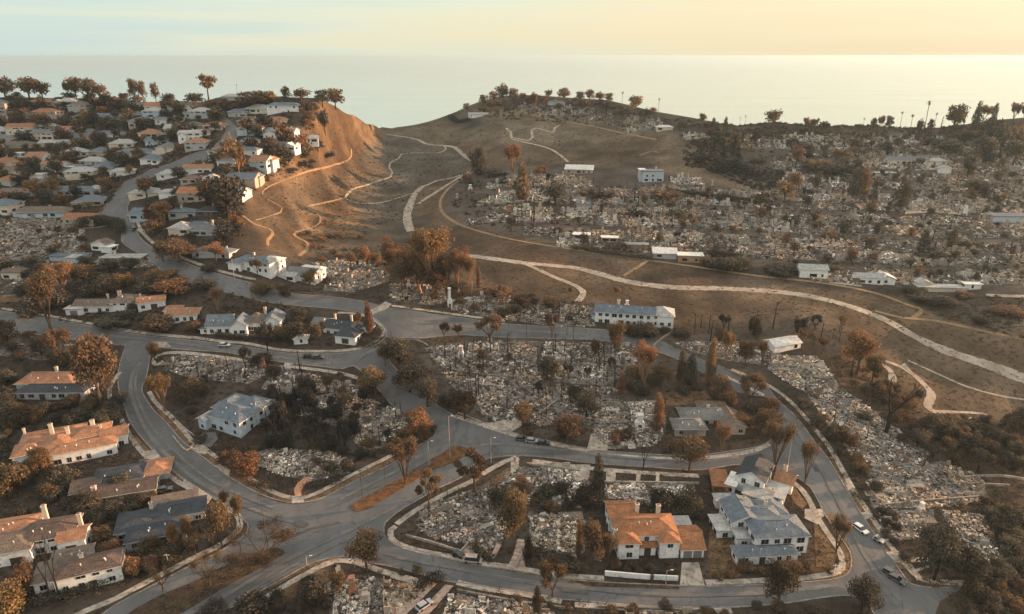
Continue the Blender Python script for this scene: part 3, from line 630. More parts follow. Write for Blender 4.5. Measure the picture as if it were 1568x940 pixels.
def house(name, label, cat, u, v, ang, wings, roof='grey', wall='white', chims=(), doors=(), detail=2, lm=None, slope=.42, group=None, chim_wall=None, dz=0, wside=True, wroof=None):
    p = PX(u, v); ry = R(ang); 
    # v,u is the middle of the front foot
    t = empty(name, (p.x, p.y, p.z + dz), ry); tag(t, label, cat, group)
    HFP.append((p.x, p.y, math.cos(ry), math.sin(ry), [w_[:4] for w_ in wings]))
    if lm: LANDMARKS.append((lm, u, v - 8))
    wm = MB(); rms = {}; tops = []
    for k, wg in enumerate(wings):
        cx, cy, w, d, h, kind = wg[:6]; rc = wg[6] if len(wg) > 6 and wg[6] else roof
        e = .003 * k; wm.box(cx - w / 2, cx + w / 2, cy - d / 2, cy + d / 2, -3, h - .05 - e)
        if kind in ('gablex', 'gabley') :
            if kind == 'gablex':
                hh = (d / 2 + .55) * slope
                for sx in (-1, 1):
                    xx = cx + sx * (w / 2 - .15); wm.add([(xx, cy - d / 2, h - .3), (xx, cy + d / 2, h - .3), (xx, cy, h + hh - .25), (xx + sx * .14, cy - d / 2, h - .3), (xx + sx * .14, cy + d / 2, h - .3), (xx + sx * .14, cy, h + hh - .25)], [(0, 1, 2), (3, 5, 4), (0, 2, 5, 3), (1, 4, 5, 2)])
            else:
                hh = (w / 2 + .55) * slope
                for sy in (-1, 1):
                    yy = cy + sy * (d / 2 - .15); wm.add([(cx - w / 2, yy, h - .3), (cx + w / 2, yy, h - .3), (cx, yy, h + hh - .25), (cx - w / 2, yy + sy * .14, h - .3), (cx + w / 2, yy + sy * .14, h - .3), (cx, yy + sy * .14, h + hh - .25)], [(0, 1, 2), (3, 5, 4), (0, 2, 5, 3), (1, 4, 5, 2)])
        mb = rms.setdefault(rc, MB()); tops.append(roof_geo(mb, cx, cy, w, d, h + e * 3, kind, slope))
    wm.build('wall', WM[wall], t)
    ro = None
    for rc, mb in rms.items():
        o = mb.build('roof', [RM[rc], TRIM], t); ro = ro or o
    for c in chims:
        mb = MB(); x, y, z = c[:3]; s = (c[3] if len(c) > 3 else .5) * .78; z -= .5
        mb.box(x - s, x + s, y - s * .8, y + s * .8, 0, z); mb.box(x - s - .12, x + s + .12, y - s * .8 - .12, y + s * .8 + .12, z, z + .22)
        mb.box(x - s * .6, x + s * .6, y - s * .4, y + s * .4, z + .22, z + .6, 1)
        mb.build('chimney', [WM[chim_wall or 'cream'], RM['terracotta']], ro)
    if detail == 2:
        for cx, cy, w, d, h, kind in [g_[:6] for g_ in wings[:3]]:
            if kind not in ('hipx', 'gablex') or w < 8: continue
            for q_ in range(3):
                vx = cx + random.uniform(-.3, .3) * w; vy = cy - random.uniform(.12, .38) * d; vz = h + (d / 2 + .55 - (cy - vy)) * slope
                mv = MB(); mv.tube((vx, vy, vz - .1), (vx, vy, vz + .45), .14, .14, 6); mv.tube((vx, vy, vz + .45), (vx, vy, vz + .6), .22, .18, 6); mv.build('roof_vent', TRIM, ro)
    def blocked(x, y, z, me):
        for j, g in enumerate(wings):
            if j != me and abs(x - g[0]) < g[2] / 2 + .3 and abs(y - g[1]) < g[3] / 2 + .3 and z < g[4] + .8: return True
        return any(abs(x - q[0]) < q[2] / 2 + .9 and abs(y - q[1]) < 1.2 and z < q[3] + .6 for q in doors)
    if detail:
        for j, wg in enumerate(wings):
            cx, cy, w, d, h = wg[:5]
            if wg[5] == 'flat' and h < 2.6: continue
            floors = [1.5] if h < 4.8 else [1.5, 4.4]
            sides = [(0, -1, w, cy - d / 2), (1, 0, d, cx + w / 2), (-1, 0, d, cx - w / 2)]
            for nx, ny, L, q in sides:
                if not wside and nx: continue
                n = max(1, int(L / (3.1 if detail == 2 else 4.2)))
                for fz in floors:
                    for i in range(n):
                        s_ = (i + .5) / n - .5; s_ = s_ * L * .92 + random.uniform(-.25, .25)
                        ww = random.choice([.55, .7, .7, 1.0]) if detail == 2 else random.choice([.5, .7, 1.3, 1.7]); wh = random.choice([.6, .7, .8])
                        x, y = (cx + s_, q) if ny else (q, cy + s_)
                        if blocked(x + nx * .2, y + ny * .2, fz, j) or random.random() < (.12 if detail == 2 else .38): continue
                        f = MB(); g = MB()
                        if ny:
                            f.box(x - ww - .09, x + ww + .09, y - .05, y + .05, fz - wh - .09, fz + wh + .09); g.box(x - ww, x + ww, y - .075, y - .045, fz - wh, fz + wh)
                            f.box(x - .04, x + .04, y - .09, y - .05, fz - wh, fz + wh)
                        else:
                            f.box(x - .05, x + .05, y - ww - .09, y + ww + .09, fz - wh - .09, fz + wh + .09); g.box(min(x + nx * .045, x + nx * .075), max(x + nx * .045, x + nx * .075), y - ww, y + ww, fz - wh, fz + wh)
                        if detail == 2:
                            fo = f.build('window', FR, t); g.build('pane', GL, fo)
                        else:
                            g.build('window', GL, t)
    for q in doors:
        x, y, w_, h_, kind = q[:5]; f = MB()
        f.box(x - w_ / 2, x + w_ / 2, y - .06, y + .02, 0, h_)
        f.build('garage_door' if kind == 'g' else 'door', GD if kind == 'g' else DR, t)
    return t
# --- foreground, right of the middle
house('brick_tiled_house', 'white two-storey house with orange tiled hip roofs behind a low white street wall', 'house', 993, 857, 2,
      [(0, 7.5, 16.5, 8.5, 5.6, 'hipx'), (-5.4, 2.6, 5.6, 4.4, 5.3, 'hipy'), (5.6, 2.6, 5.2, 4.4, 5.3, 'hipy'), (0, 3.2, 4.4, 3.2, 3.1, 'shed'), (-5.2, 14.5, 7.5, 6.5, 5.9, 'gablex'), (11.9, 5.0, 6.2, 9.5, 3.0, 'gablex'), (11.4, 12.2, 5.2, 3.2, 2.8, 'flat', 'pale')],
      'orange', 'white', [(-1.0, 12.4, 9.2, .65), (5.0, 12.2, 8.8, .7), (-8.4, 4.5, 7.0, .5)], [(0, 1.6, 1.8, 2.5, 'd'), (10.6, .25, 2.3, 2.3, 'g'), (13.3, .25, 2.3, 2.3, 'g')], lm='the orange-roofed house by the low white wall')
house('white_house', 'large white two-storey house with blue-grey hip roofs on the right street corner', 'house', 1182, 861, 4,
      [(3.6, 7.2, 14.5, 8.5, 5.9, 'hipx'), (-1.6, 1.6, 16.5, 4.0, 2.9, 'hipx'), (-3.2, 15.2, 8.5, 9.5, 5.5, 'gabley'), (5.6, 18.2, 9.5, 8.0, 4.2, 'hipx'), (2.5, 13.5, 8, 6, 5.6, 'hipx'), (-9.3, 13.2, 4.6, 6.5, 3.0, 'flat', 'pale'), (-5.4, 8.5, 4, 5, 3.3, 'flat', 'pale')],
      'bluegrey', 'white', [(-1.6, 18.0, 8.4, .6), (4.0, 15.6, 8.4, .5), (9.0, 22.2, 7.2, .5)], [(-3.0, -.45, 1.6, 2.4, 'd')], lm='the big white corner house')
house('modern_house', 'white house with a steep slate gable behind the big white corner house', 'house', 1150, 768, -32,
      [(-1.5, 8.5, 8.0, 11, 5.8, 'gabley'), (5.2, 5.0, 6.5, 7.5, 3.3, 'flat', 'pale'), (1.6, .6, 7.5, 5.5, 3.4, 'flat', 'pale'), (7.0, 12.5, 5.0, 6.0, 3.6, 'gablex', 'terracotta'), (-6.6, 4.0, 2.6, 7, 3.0, 'flat', 'white')],
      'slate', 'white', [(6.2, 14.6, 7.0, .7)], [(2.0, -2.2, 1.6, 2.4, 'd')], slope=.6, lm='the slate-gabled white house')
house('garden_shed', 'tiny white flat-roofed outbuilding between the brown lawn and the slate-gabled house', 'shed', 1108, 779, 0, [(0, 1.6, 4.6, 3.0, 2.7, 'flat', 'pale')], 'pale', 'white', doors=[(.8, .08, .9, 2, 'd')], detail=1)
house('flat_roofed_house', 'low orange-brown building with cream parapet left of the slate-gabled house', 'house', 1103, 755, -8, [(0, 4.2, 4.4, 8.5, 2.5, 'flat', 'orange')], 'terracotta', 'orange', detail=1)
house('bungalow', 'grey-roofed bungalow with a hipped front wing among scorched trees north of the street', 'house', 1057, 668, 0,
      [(0, 3.5, 10.5, 7, 3.0, 'hipx'), (7.2, 10.5, 17.0, 7.5, 3.2, 'hipx'), (15.5, 6.5, 7.0, 11, 3.1, 'gabley', 'tan'), (11.5, 16.8, 10.0, 4.5, 3.3, 'hipx', 'tan')], 'grey', 'tan', [(9.0, 12.6, 5.6, .5)], [(0, -.1, 4.4, 2.2, 'g')], lm='the grey-roofed bungalow')
house('long_house', 'long white two-storey house standing alone below the main dirt track', 'house', 968, 500, -11,
      [(-3.5, 4.6, 25, 8.2, 5.6, 'gablex'), (12.4, 6.4, 9.4, 9.6, 5.2, 'hipy', 'pale'), (-16.2, 5.5, 2.5, 6.5, 3.2, 'gablex')], 'bluegrey', 'white', [(-6.5, 7.5, 9.4, .75)], [(-2, .4, 1.4, 2.3, 'd')], lm='the long white house below the track', slope=.5)
# --- left of the middle
house('dormer_house', 'white house with grey swept roof and steep gables above the street', 'house', 366, 512, 6,
      [(-8.0, 5.5, 10, 9, 3.6, 'gablex'), (0.4, 3.4, 6.6, 9.0, 4.0, 'gabley'), (6.4, 6.4, 7.5, 8, 4.0, 'hipx', 'tan'), (13.2, 7.0, 6.4, 9.5, 4.2, 'gabley'), (-13.5, 3.5, 4.5, 4, 2.6, 'hipx')], 'bluegrey', 'white', [(9.0, 10.2, 8.2, .65)], [(6.2, 2.2, 1.4, 2.2, 'd')], slope=.72, lm='the white house with steep grey gables')
house('slate_roofed_house', 'sprawling house with a near-black slate roof and white trim inside the road bend', 'house', 505, 522, -14,
      [(0, 9.5, 17, 9, 3.6, 'hipx'), (7.5, 3.6, 9, 9, 3.2, 'hipy'), (-9.5, 12.5, 7, 6, 3.4, 'gablex', 'grey'), (12.8, 10.0, 4.0, 5.5, 3.8, 'gabley', 'slate')], 'slate', 'white', [(-3.5, 12.4, 7.4, .5), (3.6, 13.4, 7.0, .5), (-6.8, 8.8, 6.2, .4)], [(7.5, -.95, 3, 2.2, 'd')], lm='the slate-roofed house in the road bend')
house('garden_house', 'small pale round-ended garden house left of the slate-roofed house', 'shed', 461, 527, 8, [(0, 2, 5.5, 4, 2.5, 'hipx', 'pale')], 'pale', 'white', detail=1)
house('small_tiled_house', 'small white house with an orange tiled gable roof in the row above the street', 'house', 233, 474, 22, [(0, 4.5, 11, 8, 3.5, 'gablex')], 'terracotta', 'white', [(-4.6, 7.5, 5.8, .4)], [(1.0, .4, 2.6, 2.4, 'd')], slope=.32, lm='the small orange-roofed white house')
house('tiled_cottage', 'white cottage under a broad orange tiled hip roof right of the small orange-roofed house', 'house', 277, 494, 10, [(0, 4.5, 13, 8.5, 3.3, 'hipx'), (-5, 9.5, 6.5, 6, 3.5, 'hipx')], 'terracotta', 'white', [(-6.5, 3.2, 5.0, .4)], lm='the white tiled cottage')
house('grey_roofed_house', 'white house with a long dull roof, leftmost in the row above the street', 'house', 155, 481, 2,
      [(-4, 5.5, 17, 8, 3.4, 'gablex'), (9.0, 6.5, 11, 10, 4.8, 'hipx'), (-11, 1.0, 7, 4, 2.9, 'flat', 'pale')], 'tan', 'white', [(5.0, 8.6, 8.2, .9), (-1.0, 9.6, 6.4, .5)], [(-11, -1.1, 3, 2.1, 'g')], lm='the grey-roofed house left in the row')
house('shingle_house', 'blue-grey shingled house with a crumpled hip roof standing alone among charred garden trees', 'house', 338, 664, -24,
      [(1.0, 6.5, 14.5, 11, 5.6, 'hipx'), (-4.8, 11.0, 7.5, 11, 5.9, 'hipy'), (4.0, 13.0, 9, 9, 6.2, 'hipx'), (-7.6, 2.0, 3.6, 5, 4.2, 'gabley', 'pale')], 'bluegrey', 'bluegrey', [(7.8, 15.2, 7.6, .7), (-9.0, 9.5, 6.2, .4)], [(3, 1.4, 2, 2.4, 'd')], lm='the blue-grey shingled house')
house('tiled_villa', 'broad villa with orange tiled roof over a slate lower roof, left edge', 'house', 66, 612, 1,
      [(-1.5, 9.5, 21, 10, 4.4, 'hipx', 'terracotta'), (3.0, 3.6, 25, 7, 3.0, 'hipx', 'slate'), (12.8, 7.5, 6, 11, 3.2, 'hipy', 'tan')], 'terracotta', 'grey', [(1.0, 9.5, 9.2, .6), (10.6, 12.2, 7.2, .8)], [(0, -.1, 2, 2.3, 'd')], lm='the orange villa near the left edge')
house('rambling_villa', 'rambling white villa with many orange-tan tiled roofs left of the curving street', 'house', 108, 714, 24,
      [(4.0, 5.0, 19, 6.5, 4.5, 'hipx'), (-3.5, 9.5, 9, 11, 5.0, 'hipy'), (-11.5, 9.0, 9, 8, 4.6, 'hipx'), (-6, 16.5, 18, 7, 4.8, 'hipx'), (5.5, 12.5, 11, 8, 5.2, 'hipx'), (12.6, 9.8, 7.5, 7, 4.6, 'gablex')], 'terracotta', 'white', [(-6.0, 14.6, 9.6, .7), (-1.0, 11.8, 8.8, .65), (6.0, 14.0, 8.6, .8), (8.6, 11.0, 7.9, .4), (-14.5, 18.5, 7.8, .4)], [(-7.6, 3.2, 2.2, 2.8, 'd')], slope=.34, lm='the rambling white villa')
house('brown_roofed_house', 'low house with a long brown roof and charcoal rear roofs below the rambling villa', 'house', 194, 768, 18,
      [(0, 3.6, 16.5, 7.0, 3.0, 'gablex', 'brown'), (-3.4, 11.5, 14.0, 8.5, 3.4, 'hipx', 'slate'), (7.0, 12.5, 8, 9, 3.1, 'hipy', 'terracotta'), (-11.8, 8.5, 7.5, 7.5, 3.0, 'gablex', 'brown')], 'brown', 'grey', [(-8.6, 3.0, 5.6, .8)], [(4.0, .05, 4, 2.2, 'g')], slope=.34, lm='the brown-roofed house beside the curving street')
house('charcoal_roofed_house', 'low house under a wide charcoal hip roof near the big junction', 'house', 247, 835, 20,
      [(-1.0, 4.6, 15, 8.5, 3.0, 'hipx'), (-7.0, 10.0, 9.5, 9, 3.1, 'hipy'), (4.6, 11.6, 13, 7.5, 3.3, 'hipx'), (2.5, 16.4, 12, 4.5, 2.9, 'shed', 'tan')], 'slate', 'grey', [(-3.4, 13.6, 6.0, .55)], [(-8, 5.2, 2, 2.2, 'd')], slope=.3, lm='the charcoal-roofed house near the junction')
house('courtyard_house', 'big house with dusty tan hip roofs and two chimneys at the left edge', 'house', 38, 868, 17,
      [(-6.5, 6.0, 16, 9, 4.6, 'hipx'), (4.5, 8.5, 13, 9, 5.0, 'hipx', 'brown'), (-8.0, 13.5, 17, 7, 4.8, 'hipx', 'terracotta'), (11.0, 5.0, 6.5, 6, 4.4, 'gablex', 'terracotta')], 'tan', 'white', [(2.4, 13.4, 9.8, .7), (12.2, 8.2, 8.6, .6)], [(10.8, 1.95, 2.6, 2.8, 'd'), (-2, 1.45, 3, 2.4, 'd')], slope=.34, lm='the tan-roofed house at the left edge')
house('gatehouse', 'white two-storey house with a brown hip roof beside the lower left street', 'house', 128, 906, 22,
      [(1.6, 4.2, 15, 7.0, 5.0, 'hipx'), (-7.6, 7.5, 7, 8, 3.4, 'hipy', 'tan'), (-3.5, 11.2, 9, 5, 4.2, 'hipx', 'tan')], 'brown', 'white', [(-.4, 6.6, 7.2, .6)], [(2.4, .65, 1.6, 2.3, 'd')], slope=.34, lm='the white brown-roofed house by the lower street')
# --- middle left rise
house('pale_roofed_house', 'white two-storey house with a blue-grey hip roof at the foot of the sunlit spur', 'house', 384, 418, -16, [(0, 5.5, 20, 9, 5.0, 'hipx'), (-8, 1.5, 7, 5, 4.6, 'hipy'), (6.5, 9.5, 9, 6, 4.9, 'hipx', 'white')], 'bluegrey', 'white', [(-3, 8.2, 8.0, .5)], lm='the blue-grey hipped house below the spur', detail=2)
house('white_gabled_house', 'bright white house with a grey gable roof at the burned edge below the sunlit spur', 'house', 450, 431, -18, [(2.5, 6, 15, 8, 3.8, 'gablex', 'grey'), (-5.5, 1.8, 13, 5, 2.8, 'gablex', 'pale'), (4.0, 10.5, 12, 4, 4.4, 'hipx', 'white')], 'grey', 'white', [], lm='the bright white house below the spur', detail=1)
house('dome_roofed_house', 'grey stone-roofed house with a rounded end on the spur', 'house', 311, 362, -10, [(0, 4.5, 14, 8, 3.2, 'hipx'), (-8.5, 11, 14, 9, 3.2, 'hipx', 'bluegrey')], 'grey', 'grey', [(-.5, 10.5, 6.6, .6)], detail=1, lm='the grey dome-roofed house')
house('charcoal_long_house', 'long low house under a dark blue-grey roof half hidden by trees on the spur', 'house', 322, 396, -10, [(0, 4.5, 20, 8, 3.0, 'hipx', 'bluegrey')], 'slate', 'grey', [(6.5, 5, 5.6, .4)], detail=1)
# --- upper left hillside (label, u, v, ang, widths...)
far_houses = [
 ('orange gabled villa with a long white terrace high on the left hillside', 78, 262, -8, [(0, 5, 16, 8, 4.0, 'gablex', 'terracotta'), (10, 1.5, 13, 5, 3.2, 'flat', 'white')], 'white'),
 ('boxy white house below the orange gabled villa', 56, 276, 5, [(0, 3, 8, 6, 3.4, 'flat', 'white')], 'white'),
 ('wide blue-grey flat-roofed house with two round skylights beside the uphill road', 108, 300, -2, [(0, 5, 27, 9, 3.2, 'hipx', 'bluegrey'), (12, 8, 9, 7, 3.6, 'hipx', 'pale')], 'grey'),
 ('pale house with a cream gable on the left edge of the hillside', 26, 302, 4, [(0, 5, 20, 8, 3.0, 'gablex', 'tan')], 'grey'),
 ('long grey-roofed white house in the middle of the left hillside', 205, 243, -6, [(0, 5, 24, 9, 4.2, 'hipx', 'bluegrey'), (13.5, 3.5, 14, 6, 3.4, 'gablex', 'pale')], 'white'),
 ('ornate white two-storey house beside the upper road', 292, 216, 10, [(0, 5, 15, 8, 5.0, 'gablex', 'pale'), (6, 8, 12, 8, 5.6, 'hipx', 'tan'), (-5, 2, 5, 5, 4.6, 'gabley', 'pale')], 'white'),
 ('low tan-roofed house at the left edge above the burned gully', 60, 333, 2, [(0, 6, 30, 10, 3.0, 'hipx', 'tan'), (2, .5, 26, 2, 2.6, 'flat', 'bluegrey')], 'bluegrey'),
 ('white ruin-like house with a rounded brown gable below the road bend', 152, 384, -12, [(0, 3, 9, 6, 3.6, 'gabley', 'tan'), (5.5, 1.0, 6, 5, 2.6, 'flat', 'white')], 'white'),
 ('grey pavilion with a ring-shaped roof under the hillside hedge', 104, 400, 0, [(0, 3, 18, 6, 2.4, 'flat', 'bluegrey'), (3.5, 0, 5, 5, 2.8, 'hipx', 'pale')], 'bluegrey'),
 ('flat cream-edged house above the left street trees', 185, 404, 0, [(0, 4, 20, 7, 2.8, 'flat', 'pale')], 'tan'),
 ('long slate-blue roof below the left skyline', 148, 186, 0, [(0, 6, 36, 10, 3.4, 'hipx', 'bluegrey')], 'bluegrey'),
 ('orange gabled roof poking over the left skyline', 162, 160, 4, [(0, 5, 22, 9, 3.4, 'hipx', 'orange')], 'cream'),
 ('orange-roofed house left on the skyline under the first trees', 62, 162, 0, [(0, 5, 20, 8, 3.0, 'hipx', 'terracotta')], 'tan'),
 ('white hilltop house with a blue-grey hip roof at the head of the spur', 432, 174, -4, [(0, 6, 23, 9, 5.4, 'hipx', 'bluegrey')], 'white'),
 ('terracotta-roofed house stacked just below the hilltop house', 418, 192, 0, [(0, 5, 19, 8, 3.6, 'hipx', 'terracotta')], 'cream'),
 ('white terraced house with broad white roof edges on the spur', 428, 212, -6, [(0, 6, 20, 9, 4.6, 'gablex', 'pale'), (-6, 1, 9, 5, 3.4, 'gabley', 'bluegrey')], 'white'),
 ('lowest white house with wing-like pale roofs on the spur', 428, 230, -10, [(0, 5, 21, 8, 3.2, 'gablex', 'bluegrey'), (7, 1.5, 9, 6, 3.0, 'gabley', 'white')], 'white'),
 ('white flat-roofed house at the right tip of the spur houses', 468, 219, 14, [(0, 5, 17, 8, 3.0, 'gablex', 'pale')], 'white'),
 ('small white house beside the lower end of the upper road', 346, 256, 0, [(0, 4, 11, 7, 3.6, 'hipx', 'grey')], 'white'),
 ('white house with a brick-red roof above the stepped garden', 302, 266, 2, [(0, 4.5, 17, 8, 3.4, 'gablex', 'terracotta')], 'white'),
 ('brown stepped garden house below the red-roofed one', 295, 282, 2, [(0, 5, 15, 8, 2.8, 'hipx', 'tan')], 'tan'),
 ('pale cream house with a blue canopy left of the stepped garden', 264, 302, 4, [(0, 4, 16, 6, 2.8, 'hipx', 'pale')], 'white'),
 ('blue-grey flat roof beside the orange creeper wall', 279, 334, 0, [(0, 6, 15, 12, 3.2, 'flat', 'bluegrey')], 'grey'),
 ('shaded house with a long dark roof on the spur behind the big tree', 318, 332, -6, [(0, 5, 14, 8, 3.0, 'hipx', 'slate')], 'dark'),
 ('white cottage with cream ridge just left of the uphill road', 188, 270, 12, [(0, 4, 15, 7, 3.2, 'hipx', 'pale')], 'white'),
 ('tan-roofed low house on the far left edge of the hillside', 25, 228, 0, [(0, 5, 19, 8, 3.0, 'hipx', 'tan')], 'tan'),
 ('pale-roofed house with cream gable ends left of the hillside middle', 80, 226, 2, [(0, 5, 19, 8, 3.0, 'gablex', 'pale')], 'cream'),
 ('white outbuilding on the far left edge of the hillside', 21, 242, 0, [(0, 3, 9, 5, 3.0, 'flat', 'white')], 'white'),
 ('grey-roofed house right of the long slate-blue roof', 202, 182, 0, [(0, 5, 15, 8, 3.0, 'hipx', 'grey')], 'tan'),
 ('blue-grey roofed house above the long grey-roofed white house', 165, 212, 0, [(0, 5, 22, 7, 3.2, 'hipx', 'bluegrey')], 'white'),
 ('rust-roofed house in the orange shrubs of the left hillside', 128, 224, 4, [(0, 5, 12, 8, 3.8, 'hipx', 'orange')], 'tan'),
 ('pale roof in deep tree shade right of the hillside middle', 258, 190, -6, [(0, 4, 21, 7, 3.0, 'gablex', 'grey')], 'white'),
 ('grey-roofed house behind the upper road curve', 362, 180, -4, [(0, 5, 13, 8, 4.0, 'hipx', 'bluegrey')], 'grey'),
 ('low pale roof along the skyline left of the hilltop house', 362, 154, 0, [(0, 4, 22, 7, 3.0, 'hipx', 'pale')], 'grey'),
 ('shaded blue-grey house below the ornate white house', 240, 222, 0, [(0, 4, 16, 7, 3.0, 'gablex', 'bluegrey')], 'bluegrey'),
 ('ivory house with terrace wall left of the wide skylight house', 22, 268, 0, [(0, 4, 14, 7, 3.2, 'gablex', 'tan')], 'cream'),
 ('grey-roofed white house behind the spur tree cluster', 378, 238, -8, [(0, 4, 14, 7, 3.4, 'hipx', 'bluegrey')], 'white'),
 ('weathered house with pale roof on the left edge of the skyline', 22, 182, 0, [(0, 5, 24, 8, 3.0, 'hipx', 'bluegrey')], 'grey'),
 ('small grey house among orange shrubs in the upper left', 72, 200, 0, [(0, 4, 13, 7, 3.2, 'hipx', 'pale')], 'tan'),
 ('white-walled house below the skyline gap in the left trees', 210, 166, 0, [(0, 4, 16, 7, 3.0, 'hipx', 'grey')], 'grey'),
 ('cream block house at the left edge above the bare trees', 18, 428, 0, [(0, 3, 9, 6, 3.4, 'flat', 'tan')], 'cream'),
 # right and far
 ('two-storey blue-white house with tall windows at the edge of the burned district', 1000, 279, 0, [(0, 5, 15, 8, 7.6, 'flat', 'bluegrey'), (-7.4, 6, 4, 7, 8.2, 'flat', 'white')], 'bluegrey'),
 ('low building with a wide tilted white roof below the open hill', 886, 266, -10, [(0, 5, 21, 9, 3.2, 'shed', 'white')], 'tan'),
 ('small white-roofed garage just left of the tan garage', 1018, 396, -7, [(0, 3, 12, 6, 2.9, 'shed', 'white')], 'grey'),
 ('tan garage with a pale flat roof beside the perimeter track', 1057, 402, -6, [(0, 3, 12.5, 6, 3.6, 'flat', 'white')], 'orange'),
 ('white boarded garage with a pale roof alone beside the perimeter track', 1245, 426, -8, [(0, 3.5, 13, 7, 4.6, 'gablex', 'pale')], 'white'),
 ('long white schoolhouse-like building high in the burned district', 1392, 252, -3, [(0, 5, 30, 9, 3.4, 'gablex', 'grey'), (20, 2, 12, 8, 3.2, 'hipx', 'pale')], 'cream'),
 ('white annexe at the right end of the long burned-district building', 1446, 266, -20, [(0, 3, 8, 6, 3.8, 'gabley', 'pale')], 'white'),
 ('low cream shed below the long burned-district building', 1356, 271, 0, [(0, 3, 14, 5, 2.6, 'flat', 'pale')], 'cream'),
 ('white hilltop house on the left shoulder of the central hill', 732, 180, -4, [(0, 4, 20, 6, 3.4, 'gablex', 'pale')], 'white'),
 ('pale roof half hidden on top of the central hill', 852, 161, 0, [(0, 4, 17, 6, 3.0, 'hipx', 'grey')], 'bluegrey'),
 ('blue-grey gutted house on the right edge of the burned district', 1552, 342, -4, [(0, 5, 24, 9, 4.0, 'flat', 'bluegrey')], 'bluegrey'),
 ('tiny white pavilion on the right shoulder of the central hill', 1018, 200, 0, [(0, 3, 14, 6, 3.0, 'hipx', 'white')], 'cream'),
 ('white roof slab at the perimeter track left end', 890, 367, -8, [(0, 3, 9, 5, 2.6, 'flat', 'white')], 'orange'),
 ('second white-roofed shed along the perimeter track', 933, 372, -8, [(0, 3, 9, 4, 2.6, 'flat', 'white')], 'tan'),
 ('low tan shed with a torn pale roof along the perimeter track', 975, 382, -8, [(0, 3, 12, 4, 2.4, 'flat', 'pale')], 'orange'),
 ('tumbled white house at the lower right corner of the burned district', 1342, 437, -8, [(-3, 4, 13, 6, 3.6, 'gablex', 'pale'), (5, 5, 8, 6, 3.0, 'gabley', 'white')], 'white'),
 ('low white remains with a ragged parapet right of the tumbled white house', 1443, 448, -6, [(0, 3, 22, 5, 2.2, 'flat', 'pale'), (-7, 6, 6, 5, 3.4, 'gabley', 'pale')], 'cream'),
 ('bright white box trailer at the end of the lower burned row', 1490, 444, -4, [(0, 2, 7.5, 3, 2.6, 'flat', 'white')], 'white'),
 ('collapsed white house with a hollow roof at the top of the right burned street', 1207, 538, 20, [(0, 4, 13, 7, 2.8, 'gablex', 'white')], 'white'),
]
for lab, u, v, ang, wings, wall in far_houses:
    w0 = wings[0]
    nm_ = 'garage' if 'garage' in lab else 'shed' if ('shed' in lab or 'pavilion' in lab or 'outbuilding' in lab or 'annexe' in lab) else 'trailer' if 'trailer' in lab else 'house'
    ch = [(w0[0] + random.uniform(-.3, .3) * w0[2], w0[1] + w0[3] * .25, w0[4] + 2.6, .6)] if (nm_ == 'house' and w0[2] > 14 and random.random() < .7) else []
    house(nm_, lab, nm_, u, v, ang, wings, 'grey', wall, ch, detail=1, slope=.4)
for q in (('the orange gabled villa', 85, 255), ('the wide skylight house', 108, 290), ('the long white hillside house', 205, 232), ('the ornate white house', 292, 205), ('the hilltop house on the spur', 432, 165), ('the red-roofed house', 302, 258), ('the two-storey blue-white house', 1000, 268), ('the tilted white roof', 886, 260), ('the tan garage', 1057, 396), ('the boarded white garage', 1245, 415), ('the long burned-district building', 1392, 245), ('the white house on the central hill', 732, 172), ('the gutted blue-grey house', 1552, 330), ('the tumbled white house', 1342, 430), ('the collapsed white house', 1207, 530), ('the uphill road bend', 175, 320), ('the long slate-blue roof', 148, 180), ('the dirt track fork', 830, 410), ('the central hilltop', 850, 150), ('the big road junction', 440, 800), ('the planted road island', 630, 735), ('the lower right street corner', 1440, 890), ('the burned block in the middle', 830, 570), ('the burned strip on the right', 1370, 690)):
    LANDMARKS.append(q)

